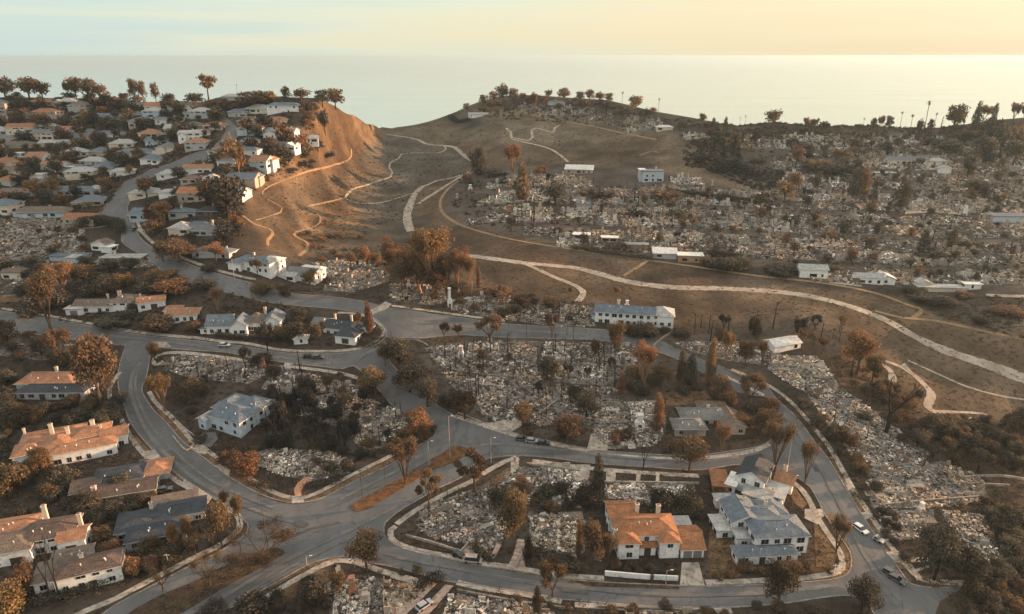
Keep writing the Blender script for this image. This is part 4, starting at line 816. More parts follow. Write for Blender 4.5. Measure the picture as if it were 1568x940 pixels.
# more of the packed houses on the left hillside, placed where nothing stands yet
RC = {'orange': 'orange-roofed', 'terracotta': 'red-brown-roofed', 'tan': 'tan-roofed', 'bluegrey': 'blue-grey-roofed', 'grey': 'grey-roofed', 'pale': 'pale-roofed', 'white': 'white-roofed', 'brown': 'brown-roofed', 'slate': 'slate-roofed'}
AUTOH = []
hr = random.Random(5)
def fill_houses(poly, n, sep, wmin=10, wmax=19):
    P_ = np.array(poly, float); lo, hi = P_.min(0), P_.max(0); k = 0
    for _ in range(4000):
        if k >= n: break
        u, v = hr.uniform(lo[0], hi[0]), hr.uniform(lo[1], hi[1])
        if not inpoly(np.array([u]), np.array([v]), P_)[0] or on_road(u, v): continue
        if v < crest(u) + 6: continue
        p = PX(u, v)
        if any(math.hypot(p.x - h_[0], p.y + 4 - h_[1] - 4) < sep + h_[4][0][2] * .5 for h_ in HFP): continue
        if on_road(u - 16, v) or on_road(u + 16, v): continue
        w_ = hr.uniform(wmin, wmax); rc = hr.choice(['bluegrey', 'grey', 'tan', 'pale', 'terracotta', 'bluegrey', 'pale', 'orange']); wl = hr.choice(['white', 'cream', 'cream', 'grey', 'bluegrey', 'tan', 'tan'])
        wings = [(0, 4.5, w_, hr.uniform(9, 12.5), hr.choice([2.9, 3.0, 4.8]), hr.choice(['hipx', 'gablex', 'hipx']))]
        if hr.random() < .7: wings.append((hr.choice([-1, 1]) * w_ * .36, hr.choice([1.5, 8.5]), hr.uniform(4.5, 6.5), hr.uniform(6, 9), wings[0][4] - .2, hr.choice(['gabley', 'hipy'])))
        if hr.random() < .35: wings.append((hr.choice([-1, 1]) * (w_ * .5 + 2.2), 3, 5, 5, 2.7, 'flat', 'pale'))
        h_ = house('house', 'x', 'house', u, v, hr.uniform(-14, 14), wings, rc, wl, [(hr.uniform(-.3, .3) * w_, 6, wings[0][4] + 2.8, .5)] if hr.random() < .5 else [], detail=1)
        AUTOH.append((h_, ('two-storey ' if wings[0][4] > 5 else 'low ') + RC[rc] + ' ' + {'white': 'white', 'cream': 'cream', 'grey': 'grey', 'tan': 'tan', 'bluegrey': 'blue-grey'}[wl] + ' house', u, v - 5)); k += 1
    return k
print('filled', fill_houses([(-10,160),(300,165),(340,180),(325,225),(250,262),(200,275),(150,345),(0,345)], 60, 7.0), fill_houses([(370,165),(470,180),(480,235),(400,260),(330,330),(300,400),(215,340),(215,290),(330,245),(370,215)], 16, 7), fill_houses([(0,452),(110,462),(110,430),(0,405)], 0, 8))
# ------------------------------------------------------------------ burned lots: rubble, foundations, wall stubs
RUB = noise_mat('ash_and_rubble', (.72, .72, .72), (1.2, 1.2, 1.2), 1.4, 6, .93, (.6, .57, .53), 5., spec=.1, attr=True)
ASH = noise_mat('ash_ground', (.06, .052, .046), (.17, .15, .13), .22, 9, .95, (.26, .235, .21), .9, .6, spec=.05)
PAL = np.array([1.0,.965,.91]) * np.array([(.46,.44,.41),(.62,.61,.59),(.30,.275,.25),(.23,.19,.155),(.17,.14,.115),(.10,.088,.078),(.045,.042,.04),(.22,.12,.07),(.26,.29,.31),(.36,.30,.24),(.30,.17,.10)])
PW = np.array([.17,.17,.11,.09,.08,.11,.16,.03,.04,.04,.015]); PW /= PW.sum()
AUTO = []   # (object, description, u, v)
def boxes_quads(c, s, yaw, tx, ty):
    """centres, half sizes, yaw, tilt -> quads for top and four sides"""
    n = len(c)
    cs = np.array([(-1,-1,-1),(1,-1,-1),(1,1,-1),(-1,1,-1),(-1,-1,1),(1,-1,1),(1,1,1),(-1,1,1)], float)
    P_ = cs[None] * s[:, None]
    z = P_[..., 2] + P_[..., 0] * tx[:, None] + P_[..., 1] * ty[:, None]
    ca_, sa_ = np.cos(yaw)[:, None], np.sin(yaw)[:, None]
    x = P_[..., 0] * ca_ - P_[..., 1] * sa_; y = P_[..., 0] * sa_ + P_[..., 1] * ca_
    V = np.stack([x, y, z], -1) + c[:, None]
    q = [(4,5,6,7),(0,1,5,4),(1,2,6,5),(2,3,7,6),(3,0,4,7)]
    return np.concatenate([V[:, list(f)] for f in q])
def lot(poly=None, world=None, n=300, big=1.0, label=None, ang=0.0, pal=None, stubs=8, slabs=2, ash=True, desc='field of pale rubble on a burned lot', off=.08, hscale=1.0):
    P2 = np.array(world if world is not None else w2(poly)); lo = P2.min(0); hi = P2.max(0)
    cx, cy = P2.mean(0)
    def pick(k):
        out = []
        for _ in range(60):
            q = lo + rng.random((k * 3 + 30, 2)) * (hi - lo); q = q[inpoly(q[:, 0], q[:, 1], P2)]; out += list(q)
            if len(out) >= k: break
        return np.array(out[:k])
    pts = pick(n * 4)
    if len(pts) < 30: return None
    # house footprints on the lot: a loose grid of plots turned to the lot's angle
    ca_, sa_ = math.cos(ang), math.sin(ang); lx = (P2[:, 0] - cx) * ca_ + (P2[:, 1] - cy) * sa_; ly = -(P2[:, 0] - cx) * sa_ + (P2[:, 1] - cy) * ca_
    cell = 15.0; nx = max(1, round((lx.max() - lx.min()) / cell)); ny = max(1, round((ly.max() - ly.min()) / (cell * .95))); gw = (lx.max() - lx.min()) / nx; gh = (ly.max() - ly.min()) / ny
    FPs = []
    for i in range(nx):
        for j in range(ny):
            w_, d_ = gw * rng.uniform(.62, .86), gh * rng.uniform(.6, .84); fx = lx.min() + (i + .5) * gw + rng.uniform(-.06, .06) * gw; fy = ly.min() + (j + .5) * gh + rng.uniform(-.06, .06) * gh
            FPs.append((fx, fy, w_ / 2, d_ / 2, rng.integers(0, 4)))
    qx = (pts[:, 0] - cx) * ca_ + (pts[:, 1] - cy) * sa_; qy = -(pts[:, 0] - cx) * sa_ + (pts[:, 1] - cy) * ca_
    fid = np.full(len(pts), -1)
    for k, (fx, fy, a_, b_, _) in enumerate(FPs): fid[(np.abs(qx - fx) < a_) & (np.abs(qy - fy) < b_)] = k
    dn = vnoise(pts[:, 0], pts[:, 1], 31, 3.2); rr_ = rng.random(len(pts)); keep = np.where(fid >= 0, dn + rr_ * .6 > .55, rr_ < .2)
    pts = pts[keep]; fid = fid[keep]; pts = pts[:n]; fid = fid[:n]; n = len(pts)
    pw = PW.copy() if pal is None else np.array(pal, float) / sum(pal)
    ci = rng.choice(len(PAL), n, p=pw); col = rng.uniform(.9, 1.2) * PAL[ci] * (.7 + .65 * rng.random((n, 1)))
    tints = np.array([(1.18, 1.16, 1.12), (1.0, .93, .83), (.82, .80, .80), (1.02, .86, .72)]); ft = np.array([f_[4] for f_ in FPs]); col = np.where((fid >= 0)[:, None], col * tints[ft[np.maximum(fid, 0)]], col * .6)
    r = rng.random(n) ** 3.0
    sx = (.11 + r * (1.25 if off < .1 else 1.7)) * big; sy = sx * (.2 + .75 * rng.random(n)); sz = (.05 + .34 * rng.random(n) ** 2) * big * hscale * (1 - .6 * r)
    yaw = ang + rng.normal(0, .4, n) + rng.integers(0, 2, n) * math.pi / 2
    zz = np.array([H(x, y) for x, y in pts])
    c = np.stack([pts[:, 0], pts[:, 1], zz + sz * .6 + .1], 1)
    Q = [boxes_quads(c, np.stack([sx, sy, sz], 1), yaw, rng.normal(0, .25, n), rng.normal(0, .25, n))]; Cc = [np.tile(col, (5, 1))]
    # broken foundation walls: outline and a few rooms, with gaps
    wc, wh, wy, wcol = [], [], [], []
    for fx, fy, a_, b_, tt in FPs:
        lines = [(-a_, -b_, a_, -b_), (-a_, b_, a_, b_), (-a_, -b_, -a_, b_), (a_, -b_, a_, b_)]
        t1 = rng.uniform(-.4, .4) * a_; t2 = rng.uniform(-.4, .4) * b_; lines += [(t1, -b_, t1, t2), (-a_, t2, a_, t2)]
        base = PAL[[0, 2, 4, 9][tt]] * rng.uniform(.8, 1.1)
        for x0, y0, x1, y1 in lines:
            L = math.hypot(x1 - x0, y1 - y0); m = max(1, int(L / 2.2))
            for q in range(m):
                if rng.random() < .34: continue
                t0, t3 = q / m, (q + rng.uniform(.5, 1)) / m; mx_, my_ = fx + x0 + (x1 - x0) * (t0 + t3) / 2, fy + y0 + (y1 - y0) * (t0 + t3) / 2
                X_, Y_ = cx + mx_ * ca_ - my_ * sa_, cy + mx_ * sa_ + my_ * ca_
                if not inpoly(np.array([X_]), np.array([Y_]), P2)[0]: continue
                hh = (.22 + 1.2 * rng.random() ** 2.5) * hscale; wc.append((X_, Y_, H(X_, Y_) + hh * .7)); wh.append((L * (t3 - t0) / 2, (.13 if off < .1 else .2), hh)); wy.append(ang + (0 if abs(y1 - y0) < 1e-6 else math.pi / 2) + rng.normal(0, .02)); wcol.append(base * rng.uniform(.75, 1.15))
    if wc: m = len(wc); Q.append(boxes_quads(np.array(wc), np.array(wh), np.array(wy), np.zeros(m), np.zeros(m))); Cc.append(np.tile(np.array(wcol), (5, 1)))
    if slabs:
        p = pick(slabs); sxx = 1.0 + 1.8 * rng.random(slabs); syy = .9 + 1.3 * rng.random(slabs)
        z2 = np.array([H(x, y) for x, y in p]); cc = np.stack([p[:, 0], p[:, 1], z2 + .1], 1)
        Q.append(boxes_quads(cc, np.stack([sxx, syy, np.full(slabs, .2)], 1), np.full(slabs, ang), np.zeros(slabs), np.zeros(slabs))); Cc.append(np.tile(PAL[rng.choice([0, 2, 9, 3], slabs)] * .85, (5, 1)))
    me = quads_mesh('rubble_field', np.concatenate(Q), RUB, np.concatenate(Cc))
    o = link('rubble_field', me); o['kind'] = 'stuff'; o['category'] = 'rubble'; o['group'] = 'burned lots strewn with rubble'
    if ash: drape('ash_cover', None, ASH, off + .003 * random.randint(0, 9), 3.0, world_poly=[tuple(q) for q in P2])
    uu, vv_ = project((cx, cy, H(cx, cy)))
    if label: o['label'] = label
    else: AUTO.append((o, desc, uu, vv_))
    return o
AN = R(-4)
near_lots = [
 ([(634,800),(657,772),(700,758),(742,742),(790,735),(806,745),(790,775),(776,800),(768,832),(745,846),(712,833),(655,822)], 2600, .62, 12, R(25), 'wide field of white rubble inside the bend by the planted island'),
 ([(808,788),(850,784),(884,788),(900,800),(896,845),(872,860),(830,858),(812,830)], 1100, .7, 5, R(2), 'white rubble square between the stepped walk and the slim orange tree'),
 ([(800,716),(872,716),(900,732),(905,762),(870,776),(800,772),(770,748),(775,722)], 1200, .55, 14, R(2), 'greyish rubble lot with charred hedges south of the cross street'),
 ([(925,742),(1062,742),(1068,760),(1035,772),(980,780),(928,765)], 1000, .62, 10, R(2), 'thin strip of blue-white rubble below the three little walks'),
 ([(386,692),(420,686),(500,690),(540,704),(537,724),(480,737),(425,727),(388,708)], 1500, .55, 10, R(12), 'rubble oval with a round basin on the corner lot'),
 ([(445,612),(520,600),(590,618),(648,650),(625,676),(560,692),(520,655),(455,636)], 1900, .55, 18, R(10), 'brown and grey rubble lot beyond the charred thicket'),
 ([(420,562),(480,574),(545,590),(562,615),(520,600),(440,606),(400,595)], 700, .5, 10, R(10), 'sparse rubble among black stems under the bend'),
 ([(262,545),(360,552),(425,566),(380,588),(300,582),(250,566)], 700, .5, 8, R(8), 'dark littered yard behind the curved walk'),
 ([(650,532),(760,521),(830,523),(820,560),(740,575),(672,562)], 1500, .62, 16, R(-3), 'pale rubble lot at the top left of the middle block'),
 ([(672,565),(740,578),(822,562),(835,600),(800,650),(745,640),(700,600)], 1700, .62, 14, R(-10), 'rubble lot sloping to the street in the middle block'),
 ([(835,525),(900,524),(985,532),(970,565),(930,590),(850,585),(825,562)], 1500, .62, 14, R(-6), 'beige rubble lot below the leaning poles'),
 ([(838,592),(930,592),(960,600),(905,650),(860,655),(805,650)], 1500, .66, 10, R(14), 'light grey rubble lot above the brown round street trees'),
 ([(918,618),(1008,612),(1020,640),(1018,664),(1000,684),(930,688),(906,660)], 1500, .62, 12, R(0), 'white rubble lot beside the wide concrete drive'),
 ([(1030,524),(1110,522),(1180,524),(1200,548),(1170,560),(1110,552),(1045,535)], 1000, .62, 12, R(-8), 'rubble lot behind the orange poplars'),
 ([(1180,545),(1250,545),(1275,575),(1290,600),(1240,606),(1200,582),(1175,565)], 1300, .62, 10, R(-20), 'grey rubble lot under the collapsed white house'),
 ([(1232,598),(1292,596),(1350,640),(1425,695),(1400,722),(1332,732),(1296,690)], 2900, .66, 14, R(-38), 'bright rubble band along the right-hand street'),
 ([(1326,734),(1395,722),(1440,705),(1500,728),(1515,765),(1440,777),(1335,779)], 2000, .62, 24, R(-6), 'layered rubble terraces on the right'),
 ([(1345,782),(1430,780),(1430,800),(1400,825),(1360,830),(1348,805)], 500, .5, 8, R(-6), 'brown half-cleared yard above the right-hand street corner'),
 ([(1440,782),(1530,790),(1566,830),(1560,870),(1510,880),(1480,840),(1450,800)], 1500, .66, 8, R(-20), 'pale rubble heap on the far right slope'),
 ([(500,893),(525,884),(560,882),(640,896),(650,908),(590,948),(505,948)], 1400, .66, 6, R(10), 'white rubble lot at the bottom edge with a brick-red chimney'),
 ([(690,908),(800,922),(848,932),(850,960),(670,960)], 1000, .66, 5, R(-4), 'white rubble lot at the bottom edge right of the double drive'),
 ([(960,936),(1085,940),(1090,960),(950,960)], 300, .6, 4, R(0), 'rubble scraps at the bottom edge below the white street wall'),
 ([(595,436),(640,432),(682,442),(690,462),(660,468),(600,462)], 900, .62, 10, R(-6), 'orange-grey rubble lot left of the tall white chimney'),
 ([(692,458),(740,452),(800,454),(815,470),(790,492),(720,482),(690,474)], 1000, .62, 12, R(-6), 'rubble lot right of the tall white chimney'),
 ([(800,468),(850,464),(908,472),(912,500),(850,500),(795,492)], 900, .62, 8, R(-4), 'pale rubble lot by the lower end of the forked track'),
 ([(500,400),(560,398),(600,405),(595,432),(540,448),(495,445)], 1000, .62, 14, R(-12), 'dark rubble lot below the orange tree grove'),
 ([(475,402),(520,398),(560,400),(500,412)], 300, .6, 5, R(-10), 'strip of pale ruins right of the bright white house'),
 ([(0,335),(70,332),(130,352),(128,395),(60,400),(0,398)], 1600, .7, 22, R(-4), 'burned lot full of pale stubs on the left hillside'),
 ([(0,405),(80,402),(115,415),(95,445),(0,450)], 900, .6, 14, R(-4), 'dark burned lot with a low wall at the left edge'),
 ([(0,500),(60,518),(110,530),(120,548),(60,552),(0,545)], 500, .5, 6, R(-4), 'dark yard strewn with debris behind the orange villa'),
 ([(150,395),(232,398),(238,408),(180,412),(140,405)], 300, .6, 8, R(-8), 'small pale ruin beside the hillside road'),
]
for poly, n, big, st, an, lab in near_lots: lot(poly, n=int(n * 1.45), big=big, label=lab, ang=an, stubs=st, slabs=2)
# the far burned district: lots on a street grid that follows the slope
FAR = [(690,277),(760,264),(860,268),(960,285),(1060,274),(1110,292),(1200,300),(1205,270),(1190,232),(1050,212),(1010,196),(1100,200),(1250,202),(1420,208),(1600,200),(1600,438),(1490,438),(1320,425),(1180,408),(980,388),(830,368),(750,350),(683,312)]
CT = [(810,165),(870,160),(950,168),(1005,190),(960,200),(880,188),(815,176)]
LH = [(0,160),(130,160),(300,168),(330,185),(290,240),(200,260),(180,275),(150,340),(60,350),(0,345)]
def grid_lots(poly, ang, lw, ld, gap, n, big, stubs, desc, y0, y1, x0, x1, keep=1.0):
    ca_, sa_ = math.cos(ang), math.sin(ang); k = 0
    yy = y0
    row = 0
    while yy < y1:
        xx = x0 + (row % 2) * lw * .4
        while xx < x1:
            w_ = lw * random.uniform(.75, 1.25)
            wx, wy = xx * ca_ - yy * sa_, xx * sa_ + yy * ca_
            u, v = project((wx, wy, H(wx, wy)))
            if inpoly(np.array([u]), np.array([v]), poly)[0] and random.random() < keep:
                j = lambda: random.uniform(-1.5, 1.5)
                oy = random.uniform(-1.2, 1.2); yo = yy; yy_ = yy; yy = yy + oy
                W_ = [((xx + a_ * w_ / 2 + j()) * ca_ - (yy + b_ * ld / 2 + j()) * sa_, (xx + a_ * w_ / 2 + j()) * sa_ + (yy + b_ * ld / 2 + j()) * ca_) for a_, b_ in ((-1, -1), (1, -1), (1, 1), (-1, 1))]
                lot(world=W_, n=int(n * random.uniform(.7, 1.2)), big=big, ang=ang + random.uniform(-.12, .12), stubs=stubs, slabs=1, desc=random.choice(desc), hscale=1.7, off=.12); k += 1; yy = yo
            xx += w_ + gap
        row += 1; yy += ld + (8.0 if row % 2 == 0 else 1.0)
    return k
D1 = ['burned lot of pale rubble and wall stubs', 'burned lot of grey rubble and foundations', 'rubble-strewn burned lot']
nl = grid_lots(FAR, R(-6), 22, 17, 1.5, 430, .85, 26, D1, 280, 640, -60, 520)
nl += grid_lots(CT, R(-2), 26, 20, 3, 110, 1.2, 6, ['hilltop lot of pale rubble'], 560, 800, -40, 220)
print('far lots', nl)
# free-standing chimneys and masonry left by the fire
CHM = {'white': noise_mat('chimney_white', (.45, .43, .4), (.66, .64, .6), .9, 5, .9, spec=.1), 'brick': noise_mat('chimney_brick', (.22, .10, .06), (.36, .19, .12), 1.1, 5, .9, (.12, .08, .06), 3., spec=.1), 'tan': noise_mat('chimney_tan', (.28, .22, .17), (.42, .35, .28), .9, 5, .9, spec=.1)}
def chimney(u, v, h, w, kind, label):
    p = PX(u, v); mb = MB(); s = w / 2
    mb.box(-s * 1.5, s * 1.5, -s, s, -.5, h * .32); 
    mb.add([(-s*1.5,-s,h*.32),(s*1.5,-s,h*.32),(s*1.5,s,h*.32),(-s*1.5,s,h*.32),(-s*.8,-s*.8,h*.5),(s*.8,-s*.8,h*.5),(s*.8,s*.8,h*.5),(-s*.8,s*.8,h*.5)],[(0,1,5,4),(1,2,6,5),(2,3,7,6),(3,0,4,7)])
    mb.box(-s * .8, s * .8, -s * .8, s * .8, h * .5, h * .93); mb.box(-s, s, -s, s, h * .93, h)
    mb.box(-s * .6, s * .6, -s * 1.05, -s * .96, .1, h * .2, 1)
    o = mb.build('burned_chimney', [CHM[kind], DR]); o.location = p; o.rotation_euler = (R(random.uniform(-2, 2)), R(random.uniform(-2, 2)), random.uniform(-.4, .4))
    tag(o, label, 'chimney', 'chimneys left standing on the burned lots')
for c in [(689,470,9,1.4,'white','tall slim white chimney standing alone above the street'), (541,910,5.5,1.6,'brick','brick-red chimney stump in the rubble at the bottom edge'), (979,652,4.6,2.2,'white','stout cream chimney block in the rubble beside the wide drive'),
          (706,545,4.5,1.6,'white','white chimney wall with an orange bush at its foot'), (404,563,4,1.3,'brick','pinkish leaning chimney stack above the curved walk'), (1186,662,3,1.4,'tan','tan chimney stump beside the right street top'),
          (780,326,5,2,'brick','orange-lit chimney in the left part of the far burned district'), (803,325,5,1.6,'tan','tan chimney just right of the orange-lit one'), (720,290,3.6,2.2,'white','pale blocky chimney near the dark oval tree'), (700,305,4,1.4,'tan','slim tan chimney at the left tip of the far burned district'),
          (1258,578,3,1.6,'tan','square tan chimney at the head of the right rubble band'), (1233,565,3.4,2,'tan','broad tan chimney base just up from the square one'), (1477,350-20,6,1.5,'white','white chimney near the right edge of the far district'), (642,448,4,1.6,'brick','pink brick chimney left of the tall white one'), (626,440,3.6,1.3,'white','pale chimney stub above the pink brick one'),
          (1205,250,5,1.4,'tan','tan chimney in the trees right of the dark hollow'), (1205,272,4,2,'tan','low tan chimney block under the trees'), (960,470,3.2,1.4,'white','white chimney stub left of the long white house'),
          (1077,292,5,1.2,'tan','tan chimney right of the two-storey blue-white house'), (1090,288,5.5,1.2,'tan','taller tan chimney beside it on the right'), (1410,780,2.6,1.3,'white','fallen pale beam and chimney on the right lot'), (560,920,2.5,1.6,'tan','round tan well-like ring in the bottom rubble lot')]:
    chimney(*c)
# basin and low walls
def wall(px, h, w, mat, label, name='low_wall', off=-.6, cat='wall', group=None):
    P2 = w2(smooth(px, 6)); mb = MB()
    A = [np.array(P2[0])]
    for q in P2[1:]:
        if np.linalg.norm(np.array(q) - A[-1]) > .6: A.append(np.array(q))
    A = np.array(A); T = np.gradient(A, axis=0) if len(A) > 1 else np.array([[1, 0]]); T /= np.linalg.norm(T, axis=1)[:, None] + 1e-9; N = np.stack([-T[:, 1], T[:, 0]], 1) * w / 2
    c = A.mean(0); cz = H(*c); V = []
    for i in range(len(A)):
        z = H(*A[i]) - cz
        for sgn, zz in ((-1, off), (1, off), (1, h), (-1, h)): V.append((A[i][0] + N[i][0] * sgn - c[0], A[i][1] + N[i][1] * sgn - c[1], z + zz))
    F_ = []
    for i in range(len(A) - 1):
        for a_ in range(4): b_ = (a_ + 1) % 4; F_.append((4 * i + a_, 4 * i + 4 + a_, 4 * i + 4 + b_, 4 * i + b_))
    F_ += [(0, 1, 2, 3), tuple(4 * (len(A) - 1) + k for k in (3, 2, 1, 0))]
    mb.add(V, F_); o = mb.build(name, mat); o.location = (c[0], c[1], cz); tag(o, label, cat, group or 'low walls along the streets and lots'); return o
WW = WM['white']; WC = M['concrete']; WK = M['kerb']
wall([(926,881),(960,884),(996,887)], 1.5, .35, WW, 'low white street wall left of the garden gate'); wall([(1000,887),(1020,888),(1038,889)], 1.5, .35, WW, 'short white street wall right of the garden gate')
for px, h, w, m, lab in [
 ([(622,822),(660,832),(704,846)], .9, .4, WC, 'pale retaining wall curving along the front of the white rubble field'), ([(704,848),(722,829)], .9, .4, WC, 'short pale wall beside the parked burned van'),
 ([(791,870),(807,826)], .6, .3, WC, 'straight pale wall left of the stepped walk'), ([(700,905),(790,922),(880,934)], .7, .4, WK, 'tan retaining wall below the bottom street'), ([(915,930),(1080,937)], .7, .4, WK, 'tan retaining wall at the bottom right of the lower street'),
 ([(925,739),(1070,741)], .7, .4, WC, 'pale retaining wall behind the three little walks'), ([(806,711),(868,719),(888,722)], .8, .4, WC, 'pale wall on the corner lot south of the cross street'), ([(690,628),(740,648)], .5, .35, WC, 'pale wall along the street at the foot of the middle block'),
 ([(826,634),(856,611)], .6, .35, WC, 'diagonal pale wall in the light grey rubble lot'), ([(735,574),(800,578),(830,573)], .6, .4, WK, 'dark-based wall crossing the middle block'), ([(913,773),(950,775)], .6, .35, WC, 'short pale wall above the brick-tiled house garden'),
 ([(516,594),(555,592)], .7, .4, WK, 'brown wall across the lot beyond the charred thicket'), ([(1350,775),(1420,768),(1500,762)], .8, .5, WK, 'tan wall between the right rubble terraces'), ([(1472,732),(1530,730),(1568,735)], .8, .5, WC, 'pale pool edge on the right slope'),
 ([(1478,742),(1545,745)], .9, .5, WK, 'tan retaining wall under the pool on the right slope'), ([(1290,650),(1345,680),(1400,705)], .5, .35, WC, 'long pale kerb wall behind the right rubble band'), ([(5,470-15),(52,449)], .6, .3, WC, 'white rail wall across the left edge lawn'),
 ([(265,668),(286,690),(305,672)], .5, .3, WC, 'small pale wall at the drive of the shingled house'), ([(262,638),(290,662),(306,672)], .5, .3, WC, 'pale low wall beside the curving street'), ([(600,520),(640,522),(655,530)], .5, .4, WK, 'low dark kerb wall at the top left of the middle block'),
 ([(1000,530),(1015,518),(1032,508)], .8, .4, WC, 'pale terrace wall right of the long white house'), ([(60,346),(130,350),(170,345)], .5, .3, WK, 'low tan wall above the burned left lot'), ([(1128,800),(1120,782),(1105,782)], 1.2, .25, WW, 'thin white garden wall beside the brown lawn'),
 ([(410,258),(432,247),(446,240)], 2.6, .6, CHM['brick'], 'sunlit orange retaining wall under the spur houses'), ([(980,238),(998,232),(1008,234)], .6, .4, WC, 'curved white wall on the open hill edge')]:
    wall(px, h, w, m, lab)
# ring basin
p = PX(469,703); mb = MB()
for k in range(20):
    a0, a1 = 2 * math.pi * k / 20, 2 * math.pi * (k + 1) / 20
    V = []
    for a_ in (a0, a1):
        for r_, z_ in ((1.9, -.3), (1.9, .7), (1.4, .7), (1.4, .1)): V.append((r_ * math.cos(a_), r_ * math.sin(a_), z_))
    mb.add(V, [(0, 4, 5, 1), (1, 5, 6, 2), (2, 6, 7, 3)])
    mb.add([(0, 0, .12), V[3], V[7]], [(0, 1, 2)])
o = mb.build('stone_basin', WC); o.location = p; tag(o, 'round stone basin in the rubble oval on the corner lot', 'basin')
# ------------------------------------------------------------------ trees and shrubs
def leafm(n, c, k=.35):
    m, nt, b = new_mat(n, .8, .15)
    a = nt.nodes.new('ShaderNodeVertexColor'); a.layer_name = 'col'
    oi = nt.nodes.new('ShaderNodeObjectInfo'); hv = nt.nodes.new('ShaderNodeHueSaturation'); hv.inputs['Color'].default_value = (*c, 1)
    mr = nt.nodes.new('ShaderNodeMapRange'); mr.inputs[3].default_value = .68; mr.inputs[4].default_value = 1.32; nt.links.new(oi.outputs['Random'], mr.inputs[0]); nt.links.new(mr.outputs[0], hv.inputs['Value'])
    mu = nt.nodes.new('ShaderNodeMath'); mu.operation = 'MULTIPLY'; mu.inputs[1].default_value = 7.3; nt.links.new(oi.outputs['Random'], mu.inputs[0]); fr = nt.nodes.new('ShaderNodeMath'); fr.operation = 'FRACT'; nt.links.new(mu.outputs[0], fr.inputs[0])
    mh = nt.nodes.new('ShaderNodeMapRange'); mh.inputs[3].default_value = .488; mh.inputs[4].default_value = .516; nt.links.new(fr.outputs[0], mh.inputs[0]); nt.links.new(mh.outputs[0], hv.inputs['Hue'])
    mx = nt.nodes.new('ShaderNodeMix'); mx.data_type = 'RGBA'; mx.blend_type = 'MULTIPLY'; mx.inputs[0].default_value = 1
    nt.links.new(hv.outputs[0], mx.inputs[6]); nt.links.new(a.outputs[0], mx.inputs[7]); nt.links.new(mx.outputs[2], b.inputs['Base Color'])
    tr = nt.nodes.new('ShaderNodeBsdfTranslucent'); nt.links.new(mx.outputs[2], tr.inputs[0]); ms = nt.nodes.new('ShaderNodeMixShader'); ms.inputs[0].default_value = k
    out = nt.nodes['Material Output']; nt.links.new(b.outputs[0], ms.inputs[1]); nt.links.new(tr.outputs[0], ms.inputs[2]); nt.links.new(ms.outputs[0], out.inputs[0])
    return m
LM = {'brown': leafm('scorched_brown_leaves', (.125, .082, .048)), 'orange': leafm('scorched_orange_leaves', (.195, .112, .056)), 'dark': leafm('dark_dull_leaves', (.068, .058, .043), .25), 'rust': leafm('rusty_leaves', (.128, .084, .050)),
      'black': leafm('charred_leaves', (.036, .032, .028), .15), 'olive': leafm('olive_grey_leaves', (.085, .068, .042), .3)}
BK = {'brown': noise_mat('bark_brown', (.06, .042, .03), (.12, .085, .06), 1.2, 4, .95, spec=.05), 'black': noise_mat('bark_charred', (.014, .013, .012), (.035, .031, .028), 1.2, 4, .95, spec=.05), 'pale': noise_mat('bark_pale_orange', (.15, .09, .05), (.28, .17, .10), 1.2, 4, .95, spec=.05)}
CW = {'brown': 'brown', 'orange': 'orange-brown', 'dark': 'dark grey-green', 'rust': 'rust-brown', 'black': 'charred black', 'olive': 'olive-brown'}
def leaves(centres, radii, n, size, seed, flat=1.0, cone=False, wid=.6):
    g = np.random.default_rng(seed); centres = np.array(centres, float); radii = np.array(radii, float)
    wts = (radii[:, 0] * radii[:, 1] * radii[:, 2]) ** .7; wts /= wts.sum(); k = g.choice(len(centres), n, p=wts)
    d = g.normal(size=(n, 3)); d /= np.linalg.norm(d, axis=1)[:, None]; rr = g.random(n) ** .42
    P_ = centres[k] + d * rr[:, None] * radii[k]
    a_ = g.normal(size=(n, 3)); a_ /= np.linalg.norm(a_, axis=1)[:, None]; b_ = np.cross(a_, d + g.normal(size=(n, 3)) * .6); b_ /= np.linalg.norm(b_, axis=1)[:, None] + 1e-6
    s = size * (.55 + .9 * g.random((n, 1)))
    V = np.stack([P_ - a_ * s, P_ - b_ * s * wid, P_ + a_ * s, P_ + b_ * s * wid], 1)
    clump = .72 + .56 * g.random(len(centres)); col = (clump[k] * (.65 + .7 * g.random(n)))[:, None] * np.ones(3)
    col[:, 2] *= .85 + .3 * g.random(n); return V, col
def tree_skel(mb, p, d, L, r, depth, g, spread, ends, n=5, up=.25, shrink=.72):
    q = p + d * L; mb.tube(p, q, r, r * .66, n if depth > 1 else 3); ends.append((q, depth))
    if depth <= 0: return
    for _ in range(g.choice([2, 2, 3])):
        nd = (d + Vector((g.uniform(-1, 1), g.uniform(-1, 1), g.uniform(-.3, .7))) * spread + Vector((0, 0, up))).normalized()
        tree_skel(mb, q, nd, L * shrink * g.uniform(.75, 1.15), r * .62, depth - 1, g, spread, ends, n, up, shrink)
PROTO = {}
